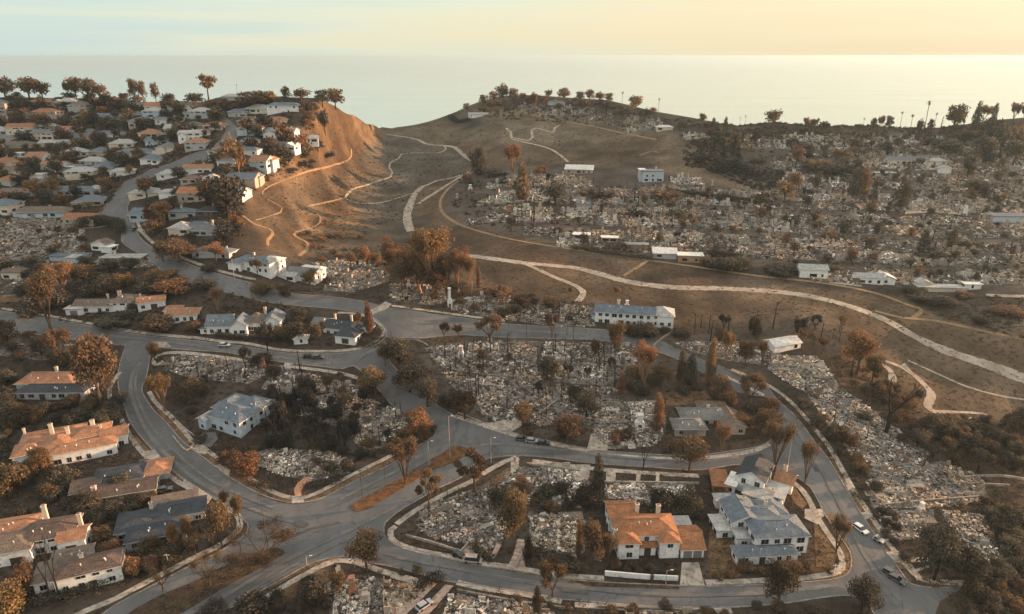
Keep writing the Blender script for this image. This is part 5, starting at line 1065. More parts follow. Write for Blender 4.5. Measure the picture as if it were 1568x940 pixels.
def proto(kind, var, bark='brown', far=False):
    """meshes of a tree of nominal height 1 and width 1 (scaled per copy): list of (part name, mesh)"""
    key = (kind, var, bark, far)
    if key in PROTO: return PROTO[key]
    g = random.Random(hash((kind, var)) % 1000 if False else sum(map(ord, kind)) * 7 + var); sd_ = g.randint(0, 9999); out = []
    mb = MB(); B = BK[bark]
    if kind in ('round', 'umbrella', 'clumpy'):
        th = {'round': .30, 'umbrella': .5, 'clumpy': .33}[kind]
        ends = []; mb.tube((0, 0, -.06), (.01, 0, th), .030, .022, 6)
        cs, rs = [], []
        nb = {'round': 15, 'umbrella': 12, 'clumpy': 9}[kind]
        for i in range(nb):
            a_ = 2 * math.pi * i / nb * 2.4 + g.uniform(-.4, .4)
            if kind == 'round': rad = g.uniform(.06, .31); z = g.uniform(.42, .80) - rad * .25; r_ = g.uniform(.13, .21)
            elif kind == 'umbrella': rad = g.uniform(.04, .33); z = g.uniform(.58, .84) - rad * .2; r_ = g.uniform(.13, .2)
            else: rad = g.uniform(.14, .36); z = g.uniform(.5, .88); r_ = g.uniform(.09, .15)
            c = (math.cos(a_) * rad, math.sin(a_) * rad, z); cs.append(c); rs.append((r_, r_, r_ * (.8 if kind != 'umbrella' else .62)))
            mb.tube((0, 0, th - .02), (c[0] * .85, c[1] * .85, c[2] - r_ * .2), .013, .005, 4)
        if kind == 'round': cs.append((0, 0, .62)); rs.append((.3, .3, .24))
        V, C_ = leaves(cs, rs, (800 if far else 3300) if kind == 'round' else (750 if far else 2500), .042 if far else .0235, sd_)
        out = [('trunk', mb.mesh('trunk', B)), ('crown', (V, C_))]
    elif kind == 'bush':
        cs, rs = [], []
        for i in range(9):
            a_ = i * 2.4; rad = g.uniform(.05, .33); cs.append((math.cos(a_) * rad, math.sin(a_) * rad, g.uniform(.25, .62))); rr = g.uniform(.16, .26); rs.append((rr, rr, rr * 1.25))
            mb.tube((0, 0, -.1), cs[-1], .02, .008, 4)
        V, C_ = leaves(cs, rs, 520 if far else 2300, .055 if far else .033, sd_); out = [('stem', mb.mesh('stem', B)), ('foliage', (V, C_))]
    elif kind == 'cypress':
        mb.tube((0, 0, -.05), (0, 0, .9), .03, .008, 5); cs, rs = [], []
        for i in range(9):
            z = .1 + i * .1; w = .5 * math.sin(min(1, (1.06 - z) * 1.3 + .12) * math.pi / 2) * (1 if z > .15 else .8); cs.append((g.uniform(-.06, .06), g.uniform(-.06, .06), z)); rs.append((w * .9, w * .9, .11))
        V, C_ = leaves(cs, rs, 700 if far else 2400, .055 if far else .036, sd_); V[..., 0:2] *= 1.0
        out = [('trunk', mb.mesh('trunk', B)), ('crown', (V, C_))]
    elif kind in ('bare', 'vase', 'twiggy', 'dead'):
        ends = []; th = {'bare': .2, 'vase': .08, 'twiggy': .16, 'dead': .3}[kind]
        mb.tube((0, 0, -.06), (0, 0, th), .026, .02, 6)
        nL = {'bare': 7, 'vase': 8, 'twiggy': 5, 'dead': 3}[kind]
        for i in range(nL):
            a_ = i * 2 * math.pi / nL + g.uniform(-.5, .5); lean = {'bare': 1.1, 'vase': .27, 'twiggy': .55, 'dead': .5}[kind] * g.uniform(.6, 1.2)
            d = Vector((math.cos(a_) * lean, math.sin(a_) * lean, 1)).normalized()
            tree_skel(mb, Vector((0, 0, th * .9)), d, {'bare': .17, 'vase': .27, 'twiggy': .2, 'dead': .22}[kind], (.009 if kind == 'bare' else .013), 2 if far else (4 if kind == 'bare' else 3), g, {'bare': .55, 'vase': .22, 'twiggy': .5, 'dead': .55}[kind], ends, 4, .12)
        out = [('trunk', mb.mesh('trunk', B))]
        if kind != 'dead':
            E = [e for e, dd in ends if dd <= 1]; cs = [tuple(e) for e in E]; rr = {'bare': .07, 'vase': .075, 'twiggy': .08}[kind]
            V, C_ = leaves(cs, [(rr, rr, rr * 1.2)] * len(cs), ({'bare': 500, 'vase': 1100, 'twiggy': 900}[kind] if far else {'bare': 3800, 'vase': 3200, 'twiggy': 3000}[kind]), .034 if far else .02, sd_, wid={'bare': .14, 'vase': .35, 'twiggy': .5}[kind])
            out.append(('crown', (V, C_)))
    elif kind == 'palm':
        mb.tube((0, 0, -.03), (.01, 0, .5), .012, .010, 5); mb.tube((.01, 0, .5), (.0, .01, .9), .010, .009, 5)
        Q = []; gg = np.random.default_rng(sd_)
        for i in range(34):
            a_ = i * 2.4; el = gg.uniform(-1.1, .9); L = gg.uniform(.07, .12)
            p = np.array([0, .01, .9]); d = np.array([math.cos(a_) * math.cos(el), math.sin(a_) * math.cos(el), math.sin(el)]); sidev = np.array([-math.sin(a_), math.cos(a_), 0]) * .012
            for s_ in range(2):
                q = p + d * L * .5; d2 = d + np.array([0, 0, -.35]); Q.append([p - sidev, p + sidev, q + sidev * .8, q - sidev * .8]); p = q; d = d2 / np.linalg.norm(d2)
        V = np.array(Q); C_ = (.6 + .8 * gg.random(len(V)))[:, None] * np.ones(3)
        out = [('trunk', mb.mesh('trunk', B)), ('crown', (V, C_))]
    elif kind == 'pole':
        lx, ly = g.uniform(-.12, .12), g.uniform(-.12, .12); mb.tube((0, 0, -.05), (lx * .5, ly * .5, .5), .034, .026, 5); mb.tube((lx * .5, ly * .5, .5), (lx, ly, 1), .026, .011, 5)
        for i in range(5):
            z = g.uniform(.4, .9); a_ = g.uniform(0, 6.28); L = g.uniform(.08, .25); mb.tube((lx * z, ly * z, z), (lx * z + math.cos(a_) * L, ly * z + math.sin(a_) * L, z + L * g.uniform(.2, 1)), .014, .006, 3)
        out = [('trunk', mb.mesh('trunk', B))]
    PROTO[key] = out; return out
LEAFMESH = {}
KN = {'round': 'round_tree', 'umbrella': 'umbrella_tree', 'clumpy': 'pruned_tree', 'bush': 'bush', 'cypress': 'cypress', 'bare': 'bare_tree', 'vase': 'poplar_tree', 'twiggy': 'twiggy_tree', 'dead': 'dead_tree', 'palm': 'palm_tree', 'pole': 'burned_tree'}
KD = {'round': 'round tree', 'umbrella': 'open-crowned tree', 'clumpy': 'tree with ball-like leaf clumps', 'bush': 'bush', 'cypress': 'narrow cypress', 'bare': 'bare spreading tree', 'vase': 'upright thin-branched tree', 'twiggy': 'half-bare tree', 'dead': 'dead tree', 'palm': 'thin palm', 'pole': 'burned stem'}
GRP = {k: 'scattered ' + v for k, v in {'round': 'round-crowned trees', 'umbrella': 'open-crowned trees', 'clumpy': 'pruned trees', 'bush': 'garden bushes', 'cypress': 'cypresses', 'bare': 'bare trees', 'vase': 'upright thin trees', 'twiggy': 'half-bare trees', 'dead': 'dead trees', 'palm': 'palms', 'pole': 'burned trunks'}.items()}
NT = [0]
def T(kind, u, v, wpx, hpx, colr='brown', label=None, bark=None, x=None, lean=0):
    p = PX(u, v); s = scale_at(p); far = s < 3.0
    dist = math.hypot(p.x, p.y); cosd = dist / math.hypot(dist, CAMZ - p.z)
    w = wpx / s; h = hpx / (s * cosd)
    if kind in ('palm', 'pole'): w = h * (1 if kind == 'palm' else .8)
    elif kind in ('round', 'bush'): w *= 1.12
    elif kind in ('umbrella', 'clumpy', 'twiggy'): w *= 1.25
    elif kind == 'bare': w *= 1.15
    elif kind == 'vase': w *= 1.6
    elif kind == 'dead': w *= 1.3
    bark = bark or ('black' if colr in ('black', 'dark') or kind in ('dead', 'pole') else 'pale' if colr == 'orange' and kind == 'vase' else 'brown')
    var = NT[0] % 4; NT[0] += 1
    pr = proto(kind, var, bark, far)
    t = empty(KN[kind], (p.x, p.y, p.z), random.uniform(0, 6.28)); t.scale = (w, w, h); t['category'] = 'bush' if kind == 'bush' else 'tree'; t['group'] = GRP[kind]
    if lean: t.rotation_euler[1] = R(lean); t.rotation_euler[2] = 0
    for nm_, g_ in pr:
        if isinstance(g_, tuple):
            k = (kind, var, bark, far, colr)
            if k not in LEAFMESH: LEAFMESH[k] = quads_mesh(nm_, g_[0].copy(), LM[colr], g_[1])
            link(nm_, LEAFMESH[k], t)
        else: link(nm_, g_, t)
    t['_px'] = float(max(wpx, hpx))
    if label: t['label'] = label
    else:
        size = ('small ' if h < 4 else 'tall ' if h > 11 else '') if kind not in ('palm',) else ''
        cw = 'charred' if (kind in ('pole',)) else ('black' if kind == 'dead' and colr == 'black' else CW[colr])
        AUTO.append((t, size + cw + ' ' + KD[kind], u, v - hpx * .5))
    return t
TL = '''round 562 874 66 62 brown|round 1192 926 58 68 olive|round 1317 942 56 66 dark|twiggy 846 914 60 62 brown|round 1430 888 74 92 dark|round 1480 896 60 60 dark|bare 1512 892 60 55 dark
clumpy 657 786 40 62 brown|vase 621 740 54 70 brown|clumpy 726 752 56 58 rust|bare 402 862 128 60 brown|bare 322 896 64 62 brown|bare 300 850 30 50 brown|bare 250 905 40 50 brown|bush 375 722 54 36 orange|bush 355 712 30 24 orange
round 290 834 22 50 orange|round 268 842 22 46 orange|round 340 838 46 78 rust|round 368 804 22 52 rust|round 345 782 18 36 orange|round 155 618 78 120 rust|vase 78 506 62 100 rust|twiggy 92 550 52 62 rust|round 15 534 38 54 dark|vase 252 628 44 62 orange|round 238 552 22 34 brown|bush 305 604 36 30 rust|bush 46 648 40 32 rust
round 66 730 36 52 orange|bush 22 750 54 56 rust|bush 10 650 40 40 dark|bush 18 942 64 48 orange|bush 172 852 30 30 orange|bush 205 880 32 32 orange|bush 38 906 34 60 brown|dead 92 918 52 118 black|dead 78 916 40 100 black|bush 175 790 32 30 dark|bush 132 784 42 34 olive|bush 150 800 36 28 dark|bush 236 764 18 14 rust|bush 184 748 40 30 dark|bush 105 742 44 34 dark|bush 75 762 34 30 rust|bush 30 795 30 22 dark|bush 128 805 30 24 dark
round 575 608 54 50 rust|round 612 572 46 64 dark|round 590 560 30 40 brown|round 628 600 60 46 dark|round 655 622 54 46 dark|round 642 672 48 52 orange|round 712 642 46 50 rust|bush 690 622 36 28 dark|round 800 660 44 46 rust|round 868 678 64 46 rust|round 838 580 38 38 dark|round 898 640 44 44 dark|bush 882 606 30 24 dark|twiggy 750 524 54 54 brown|twiggy 680 518 28 32 rust|twiggy 702 518 24 28 rust|twiggy 845 518 30 52 rust
round 942 540 36 56 brown|bush 962 512 32 22 brown|bush 990 516 44 28 dark|vase 985 598 50 84 orange|round 1012 596 42 44 rust|cypress 1042 584 18 48 dark|cypress 1056 592 24 48 dark|cypress 1086 588 20 70 rust|vase 1110 558 26 56 orange|round 1140 562 32 46 brown|vase 1166 562 22 46 brown|round 1100 612 42 42 rust|twiggy 1148 616 58 54 brown|bush 1180 630 34 24 brown|round 1170 668 52 46 rust|bush 1140 655 34 24 brown|cypress 951 604 14 34 orange|cypress 1006 658 22 56 orange|round 1055 722 60 60 rust|vase 1104 692 34 46 orange|dead 985 720 34 48 brown
cypress 914 764 22 66 dark|bush 900 768 40 32 dark|round 904 864 46 68 rust|round 930 862 30 50 brown|cypress 886 850 14 52 orange|round 786 842 52 100 rust|bush 768 772 42 36 dark|cypress 808 862 18 42 dark|cypress 730 847 8 24 dark|bush 838 760 36 22 dark|bush 860 752 34 20 black|bush 800 752 34 22 brown|bush 872 868 44 20 dark|bush 850 866 30 18 brown|bush 1020 778 50 34 dark|bush 1055 780 44 34 olive|bush 985 790 36 24 dark|bush 1000 812 20 14 dark|cypress 822 938 18 36 dark|bush 480 928 46 50 dark|round 520 912 30 40 brown|bush 388 942 60 40 dark|bush 330 945 50 20 dark
vase 1186 722 50 84 brown|vase 1232 742 32 74 brown|vase 1280 846 40 60 brown|bush 1190 880 36 18 brown|bush 1140 872 26 16 brown|bush 1214 876 34 18 rust|bush 1100 752 22 16 brown|round 1312 574 58 74 orange|round 1335 585 40 46 rust|dead 1357 662 90 104 black|bush 1406 612 14 22 dark|bush 1390 622 34 20 orange|bush 1372 600 24 18 rust
vase 664 450 84 112 orange|round 640 440 60 72 rust|vase 702 448 52 76 orange|vase 684 452 44 66 rust|vase 722 452 26 66 orange|vase 646 446 44 60 orange|round 668 450 60 50 rust|vase 598 420 36 56 rust|vase 620 440 40 66 orange|round 616 444 44 60 brown|round 604 428 38 54 orange|round 562 414 20 42 orange|round 576 410 24 26 orange|round 538 408 20 26 orange|cypress 733 440 9 30 rust|bush 765 454 46 22 rust|bush 800 466 34 20 rust|bush 845 470 30 20 brown|umbrella 943 462 14 28 orange|bush 873 446 8 8 dark
cypress 733 268 28 42 dark|vase 785 270 36 62 orange|bush 722 246 18 18 rust|cypress 800 306 26 56 rust|bush 830 268 24 18 orange|round 850 314 46 40 dark|bush 760 268 40 12 dark
round 326 318 52 56 rust|round 350 334 64 76 dark|vase 366 264 30 50 orange|bush 300 258 20 16 rust|vase 252 352 40 56 orange|vase 238 348 30 40 orange|round 275 402 62 40 brown|round 250 400 36 36 rust|umbrella 332 406 34 38 orange|twiggy 395 424 24 38 brown|bush 403 450 38 24 rust|bush 436 452 26 18 brown|round 476 446 30 40 rust|vase 334 480 22 44 orange|bush 320 416 26 16 dark
bush 150 448 54 34 dark|round 130 440 50 42 rust|bush 188 438 34 26 orange|bush 262 446 64 26 orange|bush 236 448 44 24 dark|vase 98 452 44 56 orange|bush 190 492 40 20 dark|bush 245 506 54 30 rust|bush 225 500 26 22 dark|bush 300 508 34 22 brown|twiggy 410 538 32 56 dark|bush 402 556 36 20 black|twiggy 490 530 36 50 rust|cypress 566 512 15 52 orange|bush 452 520 38 34 dark|bush 432 518 30 28 rust|round 550 500 16 26 rust|bush 170 500 60 18 dark|bush 205 476 20 20 dark|bush 330 494 24 22 dark|bush 460 492 30 30 dark|bush 75 470 60 40 dark|bush 50 482 40 20 dark
round 10 155 40 44 brown|round 46 155 44 40 brown|round 66 154 34 34 brown|twiggy 106 153 22 40 brown|round 118 154 28 42 brown|round 136 155 30 38 brown|round 154 156 32 32 brown|round 208 158 18 42 brown|round 220 158 16 40 brown|round 240 160 20 36 brown|round 262 160 20 20 dark|umbrella 320 156 34 44 brown|round 300 163 36 24 dark|bush 304 172 28 20 orange|palm 364 145 14 16 brown|round 388 168 54 32 rust|round 412 158 30 22 orange|round 438 156 20 26 brown|round 462 158 32 26 brown|round 494 164 26 30 dark|round 514 168 36 38 brown|round 498 205 20 40 dark|round 470 175 24 26 dark
round 714 172 12 16 orange|round 740 162 16 20 orange|round 756 158 20 20 orange|round 770 160 26 36 rust|round 786 160 20 28 brown|vase 802 160 14 20 orange|vase 818 176 22 42 orange|round 840 153 16 18 brown|round 864 156 24 24 brown|round 888 157 18 20 rust|round 902 157 20 22 orange|round 918 158 20 20 brown|round 932 160 14 20 brown|palm 952 166 20 26 rust|round 973 174 30 30 orange|palm 1008 176 12 26 orange|bush 999 172 14 10 orange|pole 928 180 10 32 brown
umbrella 1074 198 13 28 rust|palm 1140 196 12 20 brown|palm 1132 195 12 16 orange|cypress 1092 192 8 12 dark|cypress 1111 193 8 14 dark|round 1183 196 32 32 rust|twiggy 1239 206 34 38 rust|palm 1320 202 14 22 rust|round 1335 204 13 26 dark|twiggy 1347 203 16 38 orange|round 1360 202 14 28 dark|palm 1377 200 12 30 brown|palm 1392 208 12 34 brown|round 1405 212 14 34 dark|palm 1415 200 20 46 brown|cypress 1424 202 14 20 dark|palm 1430 198 12 26 brown|pole 1436 214 10 34 black|round 1458 206 32 52 brown|twiggy 1462 200 34 46 orange|cypress 1492 200 16 44 dark|twiggy 1504 190 32 42 orange|cypress 1519 194 13 36 dark|twiggy 1550 190 26 48 brown|twiggy 1566 190 16 44 brown
umbrella 1092 242 26 52 dark|umbrella 1108 246 40 50 dark|umbrella 1122 240 26 44 dark|bush 1080 250 46 24 black|bush 1120 262 50 26 black|bush 1145 266 40 22 black|bush 1160 250 30 14 dark|bush 1100 262 44 20 black|round 1218 258 26 40 rust|round 1234 252 22 34 dark|bush 1250 262 50 26 brown|bush 1285 268 60 24 dark|bush 1310 225 26 18 brown|round 1310 268 20 28 dark|cypress 1380 318 32 44 dark|cypress 1322 300 22 42 rust|cypress 1306 300 22 44 dark|round 1285 250 40 26 brown|bush 1175 208 22 10 dark
round 1505 250 40 46 dark|round 1530 240 44 56 dark|round 1515 225 36 50 dark|round 1552 250 36 40 dark|round 1480 275 30 40 dark|bush 1495 290 50 22 dark|bush 1560 215 30 30 brown|bush 1450 230 50 22 dark|bush 1430 222 40 16 dark|round 1475 225 20 28 dark|bush 1480 215 50 20 brown|bush 1540 210 50 24 dark
cypress 1412 386 20 36 dark|cypress 1456 384 15 36 dark|bush 1430 392 60 16 dark|bush 1270 365 26 18 rust|bush 1290 355 24 26 dark|bush 1105 412 56 24 dark|bush 1130 412 50 22 dark|bush 1195 418 60 14 dark|bush 1275 414 30 12 dark|bush 1085 405 30 16 rust|bush 893 374 14 10 dark|bush 900 380 30 10 dark|bush 950 386 50 14 dark|bush 975 330 40 12 dark|bush 1040 332 44 12 dark|bush 1020 305 60 18 brown|bush 925 300 60 16 dark|round 1200 312 36 40 orange|bush 1170 310 40 20 rust|round 1215 300 24 44 rust
bush 1455 470 30 20 dark|bush 1500 496 30 16 dark|bush 1420 460 60 16 dark|bush 1540 480 50 14 brown|bush 1400 446 40 12 dark|bush 1475 455 30 12 brown|bush 1320 640 30 12 dark'''
for line in TL.replace('\n', '|').split('|'):
    f = line.split()
    if len(f) == 6: T(f[0], float(f[1]), float(f[2]), float(f[3]), float(f[4]), f[5])
def clear_of(p, r=1.0):
    for hx, hy, c_, s_, ws in HFP:
        dx, dy = p.x - hx, p.y - hy
        if dx * dx + dy * dy > 1600: continue
        lx, ly = dx * c_ + dy * s_, -dx * s_ + dy * c_
        for w_ in ws:
            if abs(lx - w_[0]) < w_[2] / 2 + r and abs(ly - w_[1]) < w_[3] / 2 + r: return False
    return True
# scattered growth: polygon, number, kinds, colours, width px, height/width
def scatter(poly, n, kinds, cols, w0, w1, r0, r1, avoid=(), mind=.55):
    P_ = np.array(poly, float); lo, hi = P_.min(0), P_.max(0); k = 0; tries = 0; placed = []
    while k < n and tries < n * 40:
        tries += 1; u, v = lo + rng.random(2) * (hi - lo)
        if not inpoly(np.array([u]), np.array([v]), P_)[0]: continue
        if any(inpoly(np.array([u]), np.array([v]), a_)[0] for a_ in avoid): continue
        w = rng.uniform(w0, w1)
        if on_road(u, v): continue
        if not clear_of(PX(u, v), 1.0): continue
        if any((u - a_) ** 2 + ((v - b_) * 2) ** 2 < (mind * w) ** 2 for a_, b_ in placed): continue
        placed.append((u, v)); kd = kinds[int(rng.integers(len(kinds)))]; c = cols[int(rng.integers(len(cols)))]
        T(kd, u, v, w, w * rng.uniform(r0, r1), c); k += 1
UPROAD = [(330,172),(372,180),(374,215),(330,245),(262,268),(215,285),(210,340),(240,374),(300,400),(300,425),(250,412),(180,372),(135,345),(170,290),(225,255),(320,225),(338,200)]
HB = [(u - w_ * 1.0, v, w_) for u, v, w_ in ()]
scatter([(0,165),(300,165),(335,180),(330,225),(250,262),(200,275),(140,340),(60,330),(0,330)], 115, ['bush','bush','round','round','twiggy'], ['rust','orange','dark','dark','brown','olive','dark'], 13, 30, .7, 1.3, [UPROAD])
scatter([(370,170),(480,190),(490,235),(400,260),(365,300),(370,370),(300,400),(215,350),(215,290),(330,245),(370,215)], 42, ['bush','round','bush'], ['rust','dark','dark','brown','orange','black'], 14, 34, .7, 1.4, [UPROAD])
scatter([(0,405),(120,400),(230,410),(330,432),(330,450),(60,455),(0,450)], 24, ['bush','round','bush'], ['dark','rust','dark','brown'], 18, 40, .5, .9)
scatter([(400,610),(470,600),(545,650),(540,690),(400,688)], 46, ['pole','bush','pole','bush','twiggy'], ['black'], 16, 30, .9, 1.6)
scatter([(500,690),(600,670),(655,640),(640,665),(560,712),(505,735)], 12, ['bush'], ['dark','brown','black'], 16, 28, .6, .9)
scatter([(400,555),(560,580),(600,640),(440,620),(300,590),(270,560)], 26, ['pole','pole','bush','twiggy'], ['black','brown','dark'], 14, 30, .7, 1.5)
scatter([(280,590),(300,600),(300,680),(345,700),(380,690),(400,700),(340,712),(290,650)], 12, ['bush'], ['dark','brown'], 16, 28, .6, .9)
scatter([(660,540),(960,530),(950,600),(850,620),(720,600)], 26, ['pole','pole','bush','twiggy'], ['black','brown'], 12, 24, .8, 1.8)
scatter([(1060,500),(1290,500),(1280,545),(1180,530),(1060,525)], 24, ['pole','pole','bush','twiggy'], ['black','brown','rust'], 12, 26, 1.0, 2.0)
scatter([(915,560),(1060,590),(1160,620),(1180,660),(1100,640),(1040,600),(960,610)], 10, ['bush'], ['dark','rust','brown'], 18, 30, .6, .9)
scatter([(1225,615),(1255,625),(1330,715),(1320,728),(1290,700),(1240,650)], 10, ['bush'], ['dark','brown','rust'], 20, 34, .6, .9)
scatter([(1322,735),(1340,735),(1400,855),(1385,860),(1350,820)], 8, ['bush'], ['dark','black'], 16, 26, .6, .9)
scatter([(1420,650),(1500,635),(1568,650),(1568,735),(1480,725),(1400,690),(1400,660)], 34, ['bush','bush','round','twiggy'], ['brown','dark','rust','dark','olive'], 22, 44, .7, 1.2)
scatter([(1500,770),(1568,800),(1568,960),(1480,960),(1490,910),(1530,890),(1540,860)], 34, ['bush','bush','twiggy'], ['dark','brown','dark','olive'], 24, 46, .6, 1.0)
scatter([(1290,560),(1330,560),(1400,640),(1380,680),(1290,610)], 18, ['bush','twiggy','pole'], ['brown','rust','dark'], 16, 30, .6, 1.2)
scatter([(0,630),(40,640),(25,700),(120,745),(230,770),(280,860),(200,890),(160,840),(120,790),(40,740),(0,760)], 42, ['bush'], ['dark','dark','olive','brown'], 22, 40, .5, .8)
scatter([(0,560),(20,620),(180,600),(185,640),(150,655),(20,640),(0,640)], 18, ['bush'], ['dark','dark','brown'], 22, 40, .5, .8)
scatter([(0,505),(100,525),(170,540),(170,560),(0,556)], 14, ['bush','round'], ['rust','dark','brown'], 20, 36, .6, .9)
scatter([(490,440),(600,440),(690,475),(900,500),(905,490),(800,470),(690,462),(600,440),(560,430),(500,435)], 22, ['bush','pole'], ['dark','rust','brown'], 12, 26, .6, 1.2)
scatter([(470,360),(620,370),(640,420),(520,400),(480,400)], 20, ['bush'], ['rust','brown','orange'], 10, 20, .5, .9)
scatter([(905,500),(1040,505),(1060,520),(1000,512)], 5, ['bush'], ['dark','rust'], 14, 24, .6, .9)
scatter([(560,690),(1100,690),(1100,665),(900,660),(760,640),(700,640)], 14, ['bush'], ['dark','rust','brown'], 14, 28, .6, .9, [[(715,640),(805,640),(805,665),(715,665)], [(895,660),(940,660),(935,695),(895,695)]])
scatter([(780,760),(900,770),(905,785),(790,785)], 8, ['bush'], ['black','brown'], 16, 26, .5, .8)
scatter([(1000,790),(1090,790),(1095,830),(1085,800)], 5, ['bush'], ['dark'], 12, 20, .6, .9)
scatter([(930,866),(1040,872),(1040,882),(930,876)], 9, ['bush'], ['dark','brown'], 10, 18, .6, .9)
scatter([(1090,872),(1270,870),(1278,880),(1090,886)], 12, ['bush'], ['brown','dark','rust'], 12, 22, .5, .8)
scatter([(645,535),(985,535),(960,600),(890,650),(820,650),(690,590)], 46, ['pole'], ['black'], 10, 20, 1.0, 1.8)
scatter([(640,770),(790,730),(790,840),(700,835),(640,810)], 9, ['pole'], ['black'], 10, 16, .9, 1.4)
scatter([(1240,600),(1290,600),(1400,690),(1500,740),(1440,775),(1340,770)], 14, ['pole'], ['black'], 10, 18, .9, 1.6)
scatter([(0,335),(130,350),(128,398),(0,398)], 16, ['bush','round','pole'], ['dark','brown','rust'], 9, 20, .7, 1.2)
scatter([(440,610),(600,600),(655,650),(600,690),(520,690),(450,635)], 22, ['pole','twiggy'], ['black'], 12, 24, 1.0, 1.6)
scatter([(500,400),(600,405),(690,440),(900,468),(905,495),(700,480),(500,440)], 22, ['pole','twiggy'], ['black','brown'], 10, 22, 1.0, 1.8)
FARP = [(690,277),(760,268),(960,285),(1060,280),(1200,300),(1200,250),(1050,212),(1100,200),(1420,208),(1568,210),(1568,436),(1320,422),(1180,405),(980,386),(830,366),(750,348),(683,312)]
scatter(FARP, 60, ['pole'], ['black'], 8, 15, 1.3, 2.3, mind=.3)
scatter(FARP, 180, ['pole','bush','bush','twiggy','round'], ['black','dark','brown','rust','dark'], 9, 20, .7, 1.7, mind=.4)
scatter([(1010,185),(1100,192),(1420,202),(1568,195),(1568,215),(1300,212),(1050,205)], 34, ['bush','bush','round'], ['brown','dark','rust','olive'], 9, 20, .5, .9)
scatter([(715,165),(800,150),(930,156),(1000,175),(1000,190),(930,178),(820,170),(740,178)], 36, ['bush','round'], ['brown','rust','dark','orange'], 8, 16, .6, 1.0)
scatter([(0,152),(300,160),(470,158),(490,170),(300,172),(0,165)], 46, ['bush','round'], ['dark','brown','dark','rust'], 12, 26, .5, .9)
scatter([(400,232),(480,228),(520,240),(470,262),(420,268),(385,300),(360,290)], 18, ['bush'], ['dark','black','rust'], 14, 26, .4, .7)
scatter([(480,860),(520,852),(1000,935),(1300,928),(1300,940),(800,935),(660,890)], 10, ['bush'], ['dark','brown'], 10, 18, .6, .9)
scatter([(1290,915),(1335,935),(1335,945),(900,945),(960,935)], 9, ['bush'], ['dark','brown','rust'], 16, 30, .5, .8)
scatter([(480,895),(360,940),(500,940),(505,900)], 8, ['bush'], ['dark','brown','black'], 20, 34, .5, .8)
scatter([(186,930),(300,870),(420,850),(300,925)], 16, ['bush'], ['brown','rust'], 10, 20, .3, .5)
print('trees', NT[0])
# only the largest bushes stay things of their own; the rest join the undergrowth below
UV, UC = [], []

# hedges
def hedge(px, w, h, colr, label):
    P2 = w2(smooth(px, 6)); A = np.array(P2); c = A.mean(0); cz = H(*c); seg = np.concatenate([[0], np.cumsum(np.linalg.norm(np.diff(A, axis=0), axis=1))]); L = seg[-1]
    n = int(L * w * h * 14) + 200; s_ = rng.random(n) * L; x = np.interp(s_, seg, A[:, 0]); y = np.interp(s_, seg, A[:, 1])
    off = (rng.random((n, 2)) - .5) * w; z = np.array([H(a_, b_) for a_, b_ in zip(x, y)]) + rng.random(n) ** .6 * h * (.8 + .3 * vnoise(x, y, 5, 2.5))
    P_ = np.stack([x + off[:, 0] - c[0], y + off[:, 1] - c[1], z - cz], 1); a_ = rng.normal(size=(n, 3)); a_ /= np.linalg.norm(a_, axis=1)[:, None]; b_ = rng.normal(size=(n, 3)); b_ /= np.linalg.norm(b_, axis=1)[:, None]
    s = .16 + .2 * rng.random((n, 1)); V = np.stack([P_ - a_ * s, P_ - b_ * s * .7, P_ + a_ * s, P_ + b_ * s * .7], 1)
    o = link('hedge', quads_mesh('hedge', V, LM[colr], (.65 + .7 * rng.random((n, 1))) * np.ones(3))); o.location = (c[0], c[1], cz); tag(o, label, 'hedge', 'hedges round the gardens')
for q in [([(120,350),(150,343),(185,350),(186,360)], 5, 5, 'dark', 'big dark hedge in the inner side of the uphill road bend'), ([(640,905),(668,888),(678,892)], 2.4, 2.6, 'dark', 'dark hedge between the two drives at the bottom edge'), ([(150,750),(190,800),(250,850),(262,872)], 3, 2.5, 'olive', 'long hedge behind the charcoal-roofed house'),
          ([(60,925),(120,908),(180,885),(240,858),(262,846)], 3.2, 2.2, 'dark', 'dark hedge along the lower left street'), ([(815,845),(870,865)], 3, 2, 'dark', 'dark hedge below the white rubble square'), ([(1085,395),(1135,402)], 4, 5, 'dark', 'clipped dark hedge right of the tan garage'),
          ([(1022,296),(1085,302),(1160,312)], 5, 3, 'dark', 'dark thicket row through the far burned district'), ([(720,840),(755,862)], 2, 2.6, 'dark', 'dark hedge right of the pinkish drive'), ([(915,775),(990,790),(1075,790)], 4, 3, 'dark', 'dark hedge behind the two-chimney house'),
          ([(330,515),(380,520),(440,522)], 2.5, 2, 'dark', 'dark hedge below the steep-gabled white house'),
          ([(550,533),(575,524),(582,505)], 3, .8, 'dark', 'dark low planting inside the road bend'), ([(690,180),(700,188),(720,184)], 6, 3, 'black', 'dark scrub patch under the hilltop house'), ([(480,705),(520,735),(470,745)], 2.5, 1.6, 'dark', 'dark hedge below the rubble oval'),
          ([(380,740),(420,750)], 2, 1, 'dark', 'low dark hedge beside the curving street kerb'), ([(875,395-14),(945,392),(1000,398)], 3, 2.4, 'dark', 'dark hedge between the perimeter track sheds')]:
    hedge(*q)

